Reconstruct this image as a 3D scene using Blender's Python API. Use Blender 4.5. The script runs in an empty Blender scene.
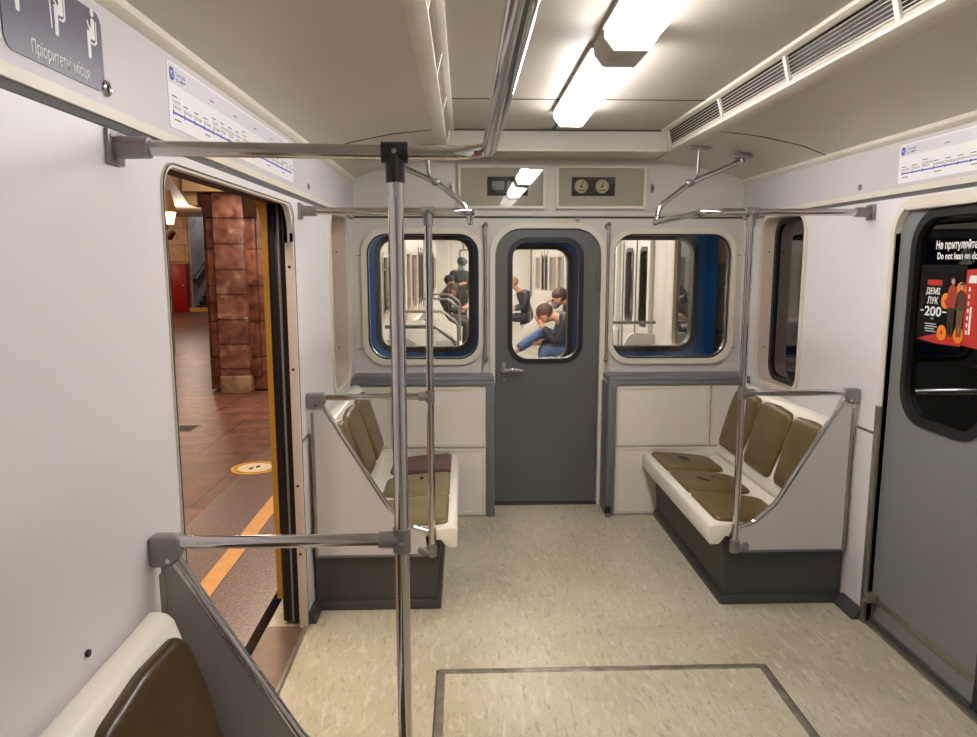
import bpy, bmesh, math, random
from mathutils import Vector, Matrix
random.seed(7)
SC = bpy.context.scene
COL = SC.collection
PI = math.pi

# ------------------------------------------------------------------ materials
def lin(c):
    c = c / 255.0
    return c / 12.92 if c <= 0.04045 else ((c + 0.055) / 1.055) ** 2.4
def rgb(r, g, b): return (lin(r), lin(g), lin(b), 1.0)
MATS = {}
def mat(name, col, rough=0.5, metal=0.0, var=0.0, scale=4.0, bump=0.0, bscale=60.0, stretch=(1, 1, 1), spec=0.5, col2=None, detail=4):
    m = bpy.data.materials.new(name); m.use_nodes = True
    nt = m.node_tree; N = nt.nodes; L = nt.links
    b = N['Principled BSDF']
    c = rgb(*col)
    b.inputs['Base Color'].default_value = c
    b.inputs['Roughness'].default_value = rough
    b.inputs['Metallic'].default_value = metal
    b.inputs['Specular IOR Level'].default_value = spec
    if var > 0 or col2 or bump > 0:
        tc = N.new('ShaderNodeTexCoord'); mp = N.new('ShaderNodeMapping'); mp.inputs['Scale'].default_value = stretch
        L.new(tc.outputs['Object'], mp.inputs['Vector'])
    if var > 0 or col2:
        no = N.new('ShaderNodeTexNoise'); no.inputs['Scale'].default_value = scale; no.inputs['Detail'].default_value = detail
        L.new(mp.outputs['Vector'], no.inputs['Vector'])
        cr = N.new('ShaderNodeValToRGB'); cr.color_ramp.elements[0].position = 0.32; cr.color_ramp.elements[1].position = 0.68
        if col2: c0, c1 = rgb(*col2), c
        else:
            c0 = tuple(v * (1 - var) for v in c[:3]) + (1,); c1 = tuple(min(1, v * (1 + var)) for v in c[:3]) + (1,)
        cr.color_ramp.elements[0].color = c0; cr.color_ramp.elements[1].color = c1
        L.new(no.outputs['Fac'], cr.inputs['Fac']); L.new(cr.outputs['Color'], b.inputs['Base Color'])
    if bump > 0:
        n2 = N.new('ShaderNodeTexNoise'); n2.inputs['Scale'].default_value = bscale; n2.inputs['Detail'].default_value = 3
        L.new(mp.outputs['Vector'], n2.inputs['Vector'])
        bp = N.new('ShaderNodeBump'); bp.inputs['Strength'].default_value = bump; bp.inputs['Distance'].default_value = 0.01
        L.new(n2.outputs['Fac'], bp.inputs['Height']); L.new(bp.outputs['Normal'], b.inputs['Normal'])
    MATS[name] = m
    return m
def emit(name, col, strength):
    m = bpy.data.materials.new(name); m.use_nodes = True
    nt = m.node_tree; nt.nodes.clear()
    e = nt.nodes.new('ShaderNodeEmission'); e.inputs[0].default_value = rgb(*col); e.inputs[1].default_value = strength
    o = nt.nodes.new('ShaderNodeOutputMaterial'); nt.links.new(e.outputs[0], o.inputs[0])
    return m
def glass(name, tint=(235, 238, 236), ior=1.6):
    m = bpy.data.materials.new(name); m.use_nodes = True
    nt = m.node_tree; N = nt.nodes; N.clear()
    t = N.new('ShaderNodeBsdfTransparent'); t.inputs[0].default_value = rgb(*tint)
    g = N.new('ShaderNodeBsdfGlossy'); g.inputs['Roughness'].default_value = 0.02; g.inputs[0].default_value = (1, 1, 1, 1)
    f = N.new('ShaderNodeFresnel'); f.inputs[0].default_value = ior
    mx = N.new('ShaderNodeMixShader'); o = N.new('ShaderNodeOutputMaterial')
    nt.links.new(f.outputs[0], mx.inputs[0]); nt.links.new(t.outputs[0], mx.inputs[1]); nt.links.new(g.outputs[0], mx.inputs[2]); nt.links.new(mx.outputs[0], o.inputs[0])
    return m

WHITE = mat('wall_laminate', (222, 218, 216), 0.38, var=0.025, scale=1.2)
FRIEZE = mat('frieze_laminate', (198, 193, 193), 0.42, var=0.02, scale=2)
CEIL = mat('ceiling_laminate', (198, 192, 181), 0.36, var=0.05, scale=1.1)
ENDW = mat('end_wall_laminate', (200, 196, 188), 0.42, var=0.03, scale=1.5)
PANEL = mat('lower_panel_laminate', (222, 215, 203), 0.45, var=0.03, scale=2)
CREAM = mat('cream_trim', (214, 207, 190), 0.38, var=0.04, scale=6)
SHELL = mat('seat_shell_plastic', (232, 226, 209), 0.3, var=0.025, scale=3)
PINKISH = mat('aluminium_reveal', (206, 190, 172), 0.42, metal=0.1, var=0.03, scale=4)
ALU = mat('worn_aluminium', (150, 143, 130), 0.38, metal=0.75, var=0.12, scale=18)
GREYTRIM = mat('grey_profile', (112, 113, 113), 0.4, metal=0.2, var=0.05, scale=6)
DOORGREY = mat('grey_door_paint', (92, 91, 87), 0.42, var=0.03, scale=2.5, bump=0.03, bscale=90)
LEAFGREY = mat('light_grey_leaf_paint', (124, 122, 121), 0.4, var=0.03, scale=2.5, bump=0.02, bscale=90)
KICK = mat('kick_panel_grey', (68, 65, 62), 0.5, var=0.06, scale=3)
PARTG = mat('partition_laminate', (198, 193, 190), 0.42, var=0.02, scale=2)
PARTD = mat('partition_laminate_backlit', (140, 135, 130), 0.42, var=0.03, scale=2)  # same laminate as the far partitions, darkened for its backlit side
CHROME = mat('chromed_tube', (205, 204, 204), 0.13, metal=1.0)
CAST = mat('cast_grey_fitting', (136, 133, 130), 0.38, metal=0.55, var=0.08, scale=20)
BLACKF = mat('black_fitting', (34, 33, 34), 0.35, metal=0.2)
RUBBER = mat('black_rubber', (20, 19, 19), 0.45)
DARK = mat('dark_recess', (14, 13, 13), 0.6)
SHADOWGAP = mat('dark_joint_and_shade', (60, 55, 50), 0.6)
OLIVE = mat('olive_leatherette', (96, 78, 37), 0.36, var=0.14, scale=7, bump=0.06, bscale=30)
DOLIVE = mat('shaded_dark_olive_leatherette', (64, 45, 14), 0.3, var=0.16, scale=7, bump=0.06, bscale=30)  # dark leather, with the near bench's local shade mixed into its colour
OLIVE2 = mat('light_olive_leatherette', (122, 112, 72), 0.36, var=0.1, scale=7, bump=0.06, bscale=30)
MAROON = mat('maroon_leatherette', (88, 52, 48), 0.38, var=0.12, scale=7, bump=0.06, bscale=30)
TEAR = mat('torn_cover', (38, 33, 26), 0.8)
HATCH = mat('hatch_edging', (146, 138, 126), 0.38, metal=0.6, var=0.3, scale=14)
BLUE = mat('blue_body_paint', (26, 98, 172), 0.28, var=0.05, scale=2)
GASKET = mat('brown_black_gasket', (38, 30, 27), 0.5)
SIGN = mat('sign_violet_grey', (68, 62, 84), 0.35)
PAPER = mat('white_print', (232, 231, 228), 0.4)
PAPER2 = mat('pale_grey_print', (212, 212, 214), 0.4)
INK = mat('grey_ink', (70, 72, 84), 0.6)
LINEBLUE = mat('line_blue', (40, 72, 176), 0.5)
GLASS = glass('window_glass', (242, 241, 239), 1.5)
GLASSD = glass('dark_window_glass', (120, 108, 98), 1.7)
GLASSN = glass('neighbour_window_glass', (245, 243, 240), 1.25)
CABGL = glass('cabinet_glass', (248, 247, 244), 1.4)
LAMP = emit('lamp_diffuser', (255, 250, 251), 36.0); LAMPM = emit('lamp_diffuser_middle', (255, 250, 249), 28.0); LAMPN = emit('lamp_diffuser_dim', (255, 250, 251), 10.0)
LAMP2 = emit('neighbour_lamp', (255, 251, 244), 52.0)
LAMPB = mat('lamp_base', (176, 172, 162), 0.45)
BRASS = mat('lock_metal', (150, 146, 138), 0.3, metal=0.9)
YELLOWPAINT = mat('yellow_frame_paint', (226, 162, 62), 0.5, var=0.2, scale=3, col2=(196, 154, 44))
POSTERB = mat('poster_black', (13, 10, 9), 0.25)
POSTERR = mat('poster_red', (184, 44, 32), 0.45)
POSTERO = mat('poster_orange', (226, 130, 26), 0.45)
SKIN = mat('skin', (206, 152, 126), 0.55)
# next carriage
NWHITE = mat('white_lining', (216, 213, 208), 0.4, var=0.02, scale=2)
NFLOOR = mat('neighbour_floor', (176, 170, 156), 0.5, var=0.08, scale=6)
NSHELL = mat('white_seat_shell', (226, 223, 216), 0.35)
NCUSH = mat('grey_seat_cover', (120, 118, 112), 0.6)

def floor_material():
    m = bpy.data.materials.new('marbled_linoleum'); m.use_nodes = True
    nt = m.node_tree; N = nt.nodes; L = nt.links; b = N['Principled BSDF']
    tc = N.new('ShaderNodeTexCoord')
    def noise(scale, stretch, rot, detail, lo, hi):
        mp = N.new('ShaderNodeMapping'); mp.inputs['Scale'].default_value = stretch; mp.inputs['Rotation'].default_value = (0, 0, rot)
        n = N.new('ShaderNodeTexNoise'); n.inputs['Scale'].default_value = scale; n.inputs['Detail'].default_value = detail; n.inputs['Distortion'].default_value = 0.8
        r = N.new('ShaderNodeMapRange'); r.inputs['From Min'].default_value = lo; r.inputs['From Max'].default_value = hi
        L.new(tc.outputs['Object'], mp.inputs['Vector']); L.new(mp.outputs['Vector'], n.inputs['Vector']); L.new(n.outputs['Fac'], r.inputs['Value'])
        return r.outputs['Result']
    def mix(fac, a, c, k=1.0):
        x = N.new('ShaderNodeMix'); x.data_type = 'RGBA'
        mu = N.new('ShaderNodeMath'); mu.operation = 'MULTIPLY'; mu.inputs[1].default_value = k; mu.use_clamp = True
        L.new(fac, mu.inputs[0]); L.new(mu.outputs[0], x.inputs[0])
        if isinstance(a, tuple): x.inputs[6].default_value = a
        else: L.new(a, x.inputs[6])
        x.inputs[7].default_value = c
        return x.outputs[2]
    c = mix(noise(1.3, (1, 1, 1), 0, 3, 0.35, 0.7), rgb(188, 180, 155), rgb(166, 157, 131))
    c = mix(noise(11, (3.2, 1, 1), 0.06, 5, 0.52, 0.70), c, rgb(206, 198, 180), 0.6)
    c = mix(noise(15, (3.6, 1, 1), -0.05, 5, 0.56, 0.72), c, rgb(138, 127, 104), 0.7)
    c = mix(noise(38, (3.0, 1, 1), 0.1, 3, 0.64, 0.74), c, rgb(92, 82, 62), 0.65)
    L.new(c, b.inputs['Base Color']); b.inputs['Roughness'].default_value = 0.36
    b.inputs['Specular IOR Level'].default_value = 0.4
    return m
FLOOR = floor_material()

def stone(name, cols, scale, rough, tile=None, joint=(50, 32, 26), bw=1.0, bh=0.5, off=0.5, shift=0.0, mort=0.012):
    m = bpy.data.materials.new(name); m.use_nodes = True
    nt = m.node_tree; N = nt.nodes; L = nt.links; b = N['Principled BSDF']
    tc = N.new('ShaderNodeTexCoord')
    n = N.new('ShaderNodeTexNoise'); n.inputs['Scale'].default_value = scale; n.inputs['Detail'].default_value = 7; n.inputs['Distortion'].default_value = 0.6
    L.new(tc.outputs['Object'], n.inputs['Vector'])
    cr = N.new('ShaderNodeValToRGB'); e = cr.color_ramp.elements
    for i, c in enumerate(cols):
        p = 0.3 + 0.4 * i / (len(cols) - 1)
        if i < 2: e[i].position = p; e[i].color = rgb(*c)
        else: q = e.new(p); q.color = rgb(*c)
    L.new(n.outputs['Fac'], cr.inputs['Fac'])
    out = cr.outputs['Color']
    if tile:
        sx = N.new('ShaderNodeSeparateXYZ'); L.new(tc.outputs['Object'], sx.inputs[0])
        cb = N.new('ShaderNodeCombineXYZ'); ax = tile
        ad = N.new('ShaderNodeMath'); ad.operation = 'ADD'; ad.inputs[1].default_value = shift; L.new(sx.outputs[ax[0]], ad.inputs[0]); L.new(ad.outputs[0], cb.inputs[0]); L.new(sx.outputs[ax[1]], cb.inputs[1])
        bk = N.new('ShaderNodeTexBrick'); bk.inputs['Scale'].default_value = 1.0; bk.offset = off
        bk.inputs['Brick Width'].default_value = bw; bk.inputs['Row Height'].default_value = bh; bk.inputs['Mortar Size'].default_value = mort
        bk.inputs['Color1'].default_value = (1.15, 1.15, 1.15, 1); bk.inputs['Color2'].default_value = (0.72, 0.72, 0.72, 1); bk.inputs['Mortar'].default_value = (0.35, 0.35, 0.35, 1)
        L.new(cb.outputs[0], bk.inputs['Vector'])
        mx = N.new('ShaderNodeMix'); mx.data_type = 'RGBA'; mx.blend_type = 'MULTIPLY'; mx.inputs[0].default_value = 1
        L.new(out, mx.inputs[6]); L.new(bk.outputs['Color'], mx.inputs[7]); out = mx.outputs[2]
    L.new(out, b.inputs['Base Color']); b.inputs['Roughness'].default_value = rough
    return m
GRANITE = stone('red_brown_granite', [(88, 54, 44), (116, 74, 58), (138, 92, 74)], 5, 0.38, 'XY', bw=0.9, bh=1.4, mort=0.01)
GRANITEG = stone('grey_brown_granite', [(70, 54, 50), (120, 98, 90), (150, 126, 116)], 90, 0.3)
REDMARBLE = stone('red_marble', [(92, 52, 42), (132, 86, 72), (150, 106, 88), (200, 164, 136)], 6, 0.28, 'XZ', bw=9, bh=0.31, off=0, shift=4.5)
REDMARBLE2 = stone('dark_red_marble', [(84, 46, 36), (126, 78, 58), (150, 100, 74)], 7, 0.3, 'XZ', bw=9, bh=0.45, off=0, shift=4.5)
TANTILE = stone('tan_tile', [(176, 128, 76), (198, 152, 98), (212, 168, 116)], 3, 0.4, 'XZ', bw=3, bh=0.55)
GREYMARBLE = stone('grey_marble', [(150, 146, 146), (188, 184, 182), (208, 204, 202)], 1.2, 0.22)
PLASTER = mat('pinkish_plaster', (206, 182, 160), 0.6, var=0.06, scale=1.5)
CREAMST = mat('cream_stone', (206, 176, 128), 0.5, var=0.08, scale=2.5)
BROWNWOOD = mat('dark_brown_bronze', (72, 46, 32), 0.45, var=0.15, scale=4)
REDBOX = mat('red_cabinet_paint', (168, 24, 26), 0.4)
STEP = mat('dark_step_stone', (64, 48, 44), 0.45, var=0.1, scale=5)
YLINE = mat('yellow_line_paint', (222, 160, 84), 0.55, var=0.1, scale=12)
STICKY = mat('sticker_yellow', (226, 166, 40), 0.5)
STICKW = mat('sticker_pale', (232, 214, 176), 0.5)
TUNNEL = mat('tunnel_concrete', (122, 98, 74), 0.85, var=0.3, scale=3, stretch=(1, 3, 0.6), bump=0.2, bscale=12)
SCONCE = emit('sconce_glow', (255, 196, 124), 9.0)

# ------------------------------------------------------------------ geometry helpers
def nb(): return bmesh.new()
def add_mesh(bm, me, f=None):
    if f:
        for v in me.vertices: v.co = f(v.co)
    bm.from_mesh(me); bpy.data.meshes.remove(me)
def box(bm, x0, x1, y0, y1, z0, z1, bev=0.0, seg=2):
    t = bmesh.new(); bmesh.ops.create_cube(t, size=1)
    for v in t.verts: v.co = Vector(((x0 + x1) / 2 + v.co.x * (x1 - x0), (y0 + y1) / 2 + v.co.y * (y1 - y0), (z0 + z1) / 2 + v.co.z * (z1 - z0)))
    if x1 < x0 or y1 < y0: bmesh.ops.recalc_face_normals(t, faces=t.faces)
    if bev: bmesh.ops.bevel(t, geom=list(t.edges), offset=bev, segments=seg, affect='EDGES', profile=0.5)
    me = bpy.data.meshes.new('t'); t.to_mesh(me); t.free(); add_mesh(bm, me); return bm
def fillet(pts, r, n=6, closed=False):
    P = [Vector(p) for p in pts]; out = []; k = len(P)
    for i in range(k):
        ri = r[i] if isinstance(r, (list, tuple)) else r
        if (not closed and i in (0, k - 1)) or ri <= 0: out.append(P[i]); continue
        a, b, c = P[i - 1], P[i], P[(i + 1) % k]
        u, w = (a - b), (c - b); lu, lw = u.length, w.length
        if lu < 1e-6 or lw < 1e-6: out.append(b); continue
        u /= lu; w /= lw; ang = u.angle(w)
        if abs(ang - PI) < 0.02: out.append(b); continue
        d = min(ri / math.tan(ang / 2), lu * 0.49, lw * 0.49); rr = d * math.tan(ang / 2)
        h = rr / math.sin(ang / 2); cen = b + (u + w).normalized() * h
        s, e = b + u * d, b + w * d; v0, v1 = s - cen, e - cen
        tot = v0.angle(v1)
        for j in range(n + 1):
            t = j / n
            out.append(cen + (v0 * math.sin((1 - t) * tot) + v1 * math.sin(t * tot)) / math.sin(tot))
    return out
def rrect(u0, u1, v0, v1, r, n=7):
    return [tuple(p) for p in fillet([(u0, v0), (u1, v0), (u1, v1), (u0, v1)], r, n, True)]
PL = {'X': lambda a: (lambda p: Vector((a + p.z, p.x, p.y))), 'Y': lambda a: (lambda p: Vector((p.x, a + p.z, p.y))), 'Z': lambda a: (lambda p: Vector((p.x, p.y, a + p.z)))}
def plate(bm, outlines, plane, a0, a1, bev=0.0):
    """flat sheet with holes: first outline outer, the rest holes; between a0 and a1 along the plane's axis"""
    cu = bpy.data.curves.new('c', 'CURVE'); cu.dimensions = '2D'; cu.fill_mode = 'BOTH'
    t = abs(a1 - a0); cu.extrude = t / 2 - bev; cu.bevel_depth = bev; cu.bevel_resolution = 2; cu.offset = -bev
    for ol in outlines:
        s = cu.splines.new('POLY'); s.points.add(len(ol) - 1); s.use_cyclic_u = True
        for p, q in zip(s.points, ol): p.co = (q[0], q[1], 0, 1)
    o = bpy.data.objects.new('c', cu); me = bpy.data.meshes.new_from_object(o)
    t2 = bmesh.new(); t2.from_mesh(me); bpy.data.meshes.remove(me)
    bmesh.ops.remove_doubles(t2, verts=t2.verts, dist=1e-5)
    f = PL[plane]((a0 + a1) / 2)
    for v in t2.verts: v.co = f(v.co)
    bmesh.ops.recalc_face_normals(t2, faces=t2.faces)
    me = bpy.data.meshes.new('t'); t2.to_mesh(me); t2.free(); add_mesh(bm, me)
    bpy.data.objects.remove(o); bpy.data.curves.remove(cu); return bm
def extr(bm, poly, plane, a0, a1, bev=0.0, seg=2):
    t = bmesh.new(); f = PL[plane](0)
    lo = [t.verts.new(f(Vector((p[0], p[1], a0)))) for p in poly]; hi = [t.verts.new(f(Vector((p[0], p[1], a1)))) for p in poly]
    n = len(poly); t.faces.new(lo); t.faces.new(hi)
    for i in range(n): t.faces.new((lo[i], lo[(i + 1) % n], hi[(i + 1) % n], hi[i]))
    bmesh.ops.recalc_face_normals(t, faces=t.faces)
    if bev:
        es = [e for e in t.edges if len(e.link_faces) == 2 and e.calc_face_angle() > 0.6]
        bmesh.ops.bevel(t, geom=es, offset=bev, segments=seg, affect='EDGES', profile=0.5)
    me = bpy.data.meshes.new('t'); t.to_mesh(me); t.free(); add_mesh(bm, me); return bm
def tube(bm, pts, r, fil=0.0, n=8, closed=False, res=6):
    P = fillet(pts, fil, n, closed) if fil else [Vector(p) for p in pts]
    cu = bpy.data.curves.new('c', 'CURVE'); cu.dimensions = '3D'; cu.bevel_depth = r; cu.bevel_resolution = res; cu.use_fill_caps = True
    s = cu.splines.new('POLY'); s.points.add(len(P) - 1); s.use_cyclic_u = closed
    for p, q in zip(s.points, P): p.co = (q[0], q[1], q[2], 1)
    o = bpy.data.objects.new('c', cu); me = bpy.data.meshes.new_from_object(o); add_mesh(bm, me)
    bpy.data.objects.remove(o); bpy.data.curves.remove(cu); return bm
def cyl(bm, p0, p1, r0, r1=None, seg=24):
    r1 = r0 if r1 is None else r1
    a, b = Vector(p0), Vector(p1); d = b - a
    q = d.to_track_quat('Z', 'Y').to_matrix().to_4x4(); M = Matrix.Translation((a + b) / 2) @ q
    t = bmesh.new(); bmesh.ops.create_cone(t, cap_ends=True, segments=seg, radius1=r0, radius2=r1, depth=d.length)
    bmesh.ops.transform(t, matrix=M, verts=t.verts)
    me = bpy.data.meshes.new('t'); t.to_mesh(me); t.free(); add_mesh(bm, me); return bm
def ball(bm, c, r, s=(1, 1, 1), rot=None, seg=16):
    t = bmesh.new(); bmesh.ops.create_uvsphere(t, u_segments=seg, v_segments=seg // 2 + 2, radius=r)
    M = Matrix.Translation(c) @ (rot or Matrix.Identity(4)) @ Matrix.Diagonal((s[0], s[1], s[2], 1))
    bmesh.ops.transform(t, matrix=M, verts=t.verts)
    me = bpy.data.meshes.new('t'); t.to_mesh(me); t.free(); add_mesh(bm, me); return bm
def cushion(bm, outline, org, U, V, W, h):
    """padded cover: outline in (u,v), swelling h along W"""
    org, U, V, W = Vector(org), Vector(U), Vector(V), Vector(W)
    n = len(outline); cx = sum(p[0] for p in outline) / n; cy = sum(p[1] for p in outline) / n
    prof = [(1.0, -0.3), (1.0, 0.25), (0.985, 0.5), (0.95, 0.74), (0.88, 0.88), (0.72, 0.96), (0.45, 1.0)]
    t = bmesh.new(); rings = []
    for s, k in prof:
        rings.append([t.verts.new(org + U * (cx + (p[0] - cx) * s) + V * (cy + (p[1] - cy) * s) + W * (h * k)) for p in outline])
    for a, b in zip(rings, rings[1:]):
        for i in range(n): t.faces.new((a[i], a[(i + 1) % n], b[(i + 1) % n], b[i]))
    c = t.verts.new(org + U * cx + V * cy + W * (h * 1.01))
    for i in range(n): t.faces.new((rings[-1][i], rings[-1][(i + 1) % n], c))
    t.faces.new(rings[0][::-1])
    bmesh.ops.recalc_face_normals(t, faces=t.faces)
    me = bpy.data.meshes.new('t'); t.to_mesh(me); t.free(); add_mesh(bm, me); return bm
def text(bm, s, u0, u1, v0, v1, fr, depth=0.0006, shear=0.0, bold=0.0):
    """lettering stretched into a box u0..u1 x v0..v1 of the frame fr=(origin,U,V,W)"""
    cu = bpy.data.curves.new('f', 'FONT'); cu.body = s; cu.size = 1; cu.extrude = 0.0; cu.shear = shear; cu.offset = bold; cu.resolution_u = 3
    o = bpy.data.objects.new('f', cu); me = bpy.data.meshes.new_from_object(o)
    bpy.data.objects.remove(o); bpy.data.curves.remove(cu)
    if not me.vertices: return bm
    xs = [v.co.x for v in me.vertices]; ys = [v.co.y for v in me.vertices]
    x0, x1, y0, y1 = min(xs), max(xs), min(ys), max(ys); O, U, V, W = (Vector(q) for q in fr)
    def f(c): return O + U * (u0 + (c.x - x0) / (x1 - x0) * (u1 - u0)) + V * (v0 + (c.y - y0) / (y1 - y0) * (v1 - v0)) + W * depth
    add_mesh(bm, me, f); return bm
def patch(bm, outline, fr, depth, t=0.0008):
    """thin print with outline in the frame fr"""
    O, U, V, W = (Vector(q) for q in fr); b2 = bmesh.new(); plate(b2, [outline], 'Z', 0, t)
    for v in b2.verts: v.co = O + U * v.co.x + V * v.co.y + W * (depth + v.co.z)
    bmesh.ops.recalc_face_normals(b2, faces=b2.faces)
    me = bpy.data.meshes.new('t'); b2.to_mesh(me); b2.free(); add_mesh(bm, me); return bm

# ------------------------------------------------------------------ object helpers
def wloc(o):
    v = Vector((0, 0, 0))
    while o is not None: v = v + Vector(o.location); o = o.parent
    return v
def tag(o, label=None, cat=None, group=None, kind=None):
    if label: o['label'] = label
    if cat: o['category'] = cat
    if group: o['group'] = group
    if kind: o['kind'] = kind
    return o
def thing(name, loc, label, cat, group=None, kind=None):
    o = bpy.data.objects.new(name, None); o.location = loc; o.empty_display_size = 0.05; COL.objects.link(o)
    return tag(o, label, cat, group, kind)
def obj(name, bm, m, parent=None, smooth=True, ang=0.6, label=None):
    me = bpy.data.meshes.new(name)
    if parent is None:
        xs = [v.co for v in bm.verts]
        c = Vector(((min(p.x for p in xs) + max(p.x for p in xs)) / 2, (min(p.y for p in xs) + max(p.y for p in xs)) / 2, min(p.z for p in xs)))
    else: c = wloc(parent)
    for v in bm.verts: v.co -= c
    bm.to_mesh(me); bm.free()
    if smooth:
        for p in me.polygons: p.use_smooth = True
        me.set_sharp_from_angle(angle=ang)
    me.materials.append(m)
    o = bpy.data.objects.new(name, me); COL.objects.link(o)
    if parent is None: o.location = c
    else: o.parent = parent
    if label: o['label'] = label
    return o
def single(name, bm, m, label, cat, group=None, kind=None, **k):
    return tag(obj(name, bm, m, None, **k), label, cat, group, kind)
def struct(name, bm, m, label, cat='structure'):
    return tag(obj(name, bm, m), label, cat, None, 'structure')

YE = 4.74          # end wall
W = 1.26           # half width of the carriage
YB = -4.2          # carriage behind the viewer
# ================================================================== SHELL
bm = nb(); box(bm, -1.44, W + .06, YB, YE + .06, -0.08, 0.0)
struct('floor', bm, FLOOR, 'beige marbled linoleum floor of the carriage', 'floor')

def side_wall(s):
    d0, d1 = 1.787, (3.10 if s < 0 else 3.05)
    door = [(d0, 0.0), (d0, 1.85), (d1, 1.85), (d1, 0.0)]
    rad = [0, 0.12, 0.12, 0]
    out = [(YB, 0.0)] + [tuple(p) for p in fillet([(d0, -0.0)] + door[1:3] + [(d1, 0.0)], [0, .06, .11, 0], 7)] + [(YE + .05, 0.0), (YE + .05, 1.905), (YB, 1.905)]
    if s > 0: hole = rrect(3.865, 4.43, .905, 1.88, .11)
    else: hole = rrect(3.93, 4.50, .905, 1.88, .11)
    bm = nb(); plate(bm, [out, hole], 'X', s * W, s * (W + .022)); return bm
struct('wall_left', side_wall(-1), WHITE, 'off white laminate wall with the open doorway', 'wall')
struct('wall_right', side_wall(1), WHITE, 'off white laminate wall with the closed grey doors', 'wall')
for s, nm in ((-1, 'left'), (1, 'right')):
    bm = nb(); box(bm, s * (W - .012), s * (W + .03), YB, YE, 1.915, 2.125)
    struct('wall_' + nm + '_frieze', bm, FRIEZE, 'pale lilac grey frieze band above the %s wall' % nm, 'wall')
    bm = nb(); extr(bm, [(s * W, 1.898), (s * (W - .014), 1.900), (s * (W - .014), 1.922), (s * W, 1.928)], 'Y', YB, YE)
    struct('trim_%d' % (1 if s < 0 else 2), bm, CREAM, 'cream ledge under the %s frieze' % nm, 'trim')
    bm = nb(); extr(bm, [(s * W, 1.884), (s * (W - .003), 1.886), (s * (W - .008), 1.8995), (s * W, 1.8995)], 'Y', YB, YE)
    struct('trim_%d' % (3 if s < 0 else 4), bm, GREYTRIM, 'grey profile beneath the %s ledge' % nm, 'trim')
    bm = nb(); extr(bm, [(s * W, 2.105), (s * (W - .02), 2.112), (s * (W - .03), 2.125), (s * (W - .03), 2.15), (s * W, 2.155)], 'Y', YB, YE)
    struct('trim_%d' % (5 if s < 0 else 6), bm, CREAM, 'cream cornice strip along the %s cove' % nm, 'trim')
    bm = nb(); prof = fillet([(s * W, 2.13), (s * 1.12, 2.185), (s * .90, 2.23), (s * .655, 2.255)], .6, 6)
    back = [(s * .655, 2.30), (s * W, 2.22)]
    extr(bm, [tuple(p) for p in prof] + back, 'Y', YB, YE)
    struct('ceiling_' + nm, bm, CEIL, 'curved cream cove of the ceiling on the %s' % nm, 'ceiling')
    bm = nb(); pts = fillet([(s * 1.24, 2.137), (s * 1.12, 2.184), (s * .90, 2.229), (s * .70, 2.251)], .6, 6)
    tube(bm, [(p.x, 3.65, p.y) for p in pts], .0028, res=2)
    struct('trim_%d' % (7 if s < 0 else 8), bm, SHADOWGAP, 'thin joint line across the %s cove' % nm, 'trim')
bm = nb(); box(bm, -.70, .70, YB, YE, 2.385, 2.45)
struct('ceiling', bm, mat('flat_ceiling_laminate', (182, 176, 163), 0.36, var=0.05, scale=1.1), 'flat cream ceiling panel along the middle', 'ceiling')
bm = nb(); box(bm, -.655, .655, 4.40, YE + .02, 2.262, 2.384, .004)
struct('ceiling_bulkhead', bm, CEIL, 'shallow bulkhead closing the ceiling at the end wall', 'ceiling')
bm = nb(); box(bm, -.62, .60, 4.392, 4.40, 2.262, 2.272)
struct('trim_9', bm, CREAM, 'cream lower edge of the bulkhead', 'trim')
bm = nb(); box(bm, -.62, .62, 3.597, 3.603, 2.382, 2.386); 
struct('trim_10', bm, SHADOWGAP, 'joint line across the flat ceiling', 'trim')
bm = nb(); box(bm, -.645, .625, 4.394, 4.40, 2.376, 2.384)
struct('trim_11', bm, SHADOWGAP, 'dark joint between ceiling and bulkhead', 'trim')

# end wall
def arch(x0, x1, z0, z1, r): return [tuple(p) for p in fillet([(x0, z0), (x0, z1), (x1, z1), (x1, z0)], [0, r, r, 0], 8)]
EW = [(-1.175, -.452, .987, 1.803), (.412, 1.186, .987, 1.803)]
out = [(-W - .04, 0)] + arch(-.352, .335, 0, 1.835, .17) + [(W + .04, 0), (W + .04, 2.30), (-W - .04, 2.30)]
bm = nb(); plate(bm, [out] + [rrect(a, b, c, d, .13) for a, b, c, d in EW], 'Y', YE, YE + .05)
struct('wall_end', bm, ENDW, 'greyish beige end wall with two windows and a narrow door', 'wall')
bm = nb(); box(bm, -W, W, YE - .012, YE, 1.908, 1.936, .003)
struct('trim_12', bm, ENDW, 'ledge across the end wall under the cabinets', 'trim')
bm = nb(); box(bm, -W, W, YE - .004, YE, 1.896, 1.908)  # dark strip stands in for the shade under the ledge
struct('trim_13', bm, SHADOWGAP, 'dark strip painting the shade under the ledge', 'trim')
bm = nb()
outer = arch(-.385, .368, 0.0, 1.868, .20); inner = arch(-.350, .333, 0.0, 1.833, .17)
extr_poly = outer + inner[::-1]
plate(bm, [extr_poly], 'Y', YE - .022, YE + .01)
struct('trim_14', bm, CREAM, 'cream arched trim round the end door', 'trim')
for k, (x0, x1) in enumerate(((-1.245, -.39), (.375, 1.245))):
    bm = nb()
    for z in (1.07, 1.66):
        pass
    box(bm, x0 if k == 0 else x1 - .07, x0 + .07 if k == 0 else x1, YE - .003, YE, 1.659, 1.662)
    box(bm, x0 if k == 0 else x1 - .07, x0 + .07 if k == 0 else x1, YE - .003, YE, 1.058, 1.061)
    struct('trim_%d' % (15 + k), bm, SHADOWGAP, 'thin joints beside the %s end window' % ('left', 'right')[k], 'trim')
bm = nb(); box(bm, -1.5, 1.5, YB - .05, YB, -.05, 2.45)
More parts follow.
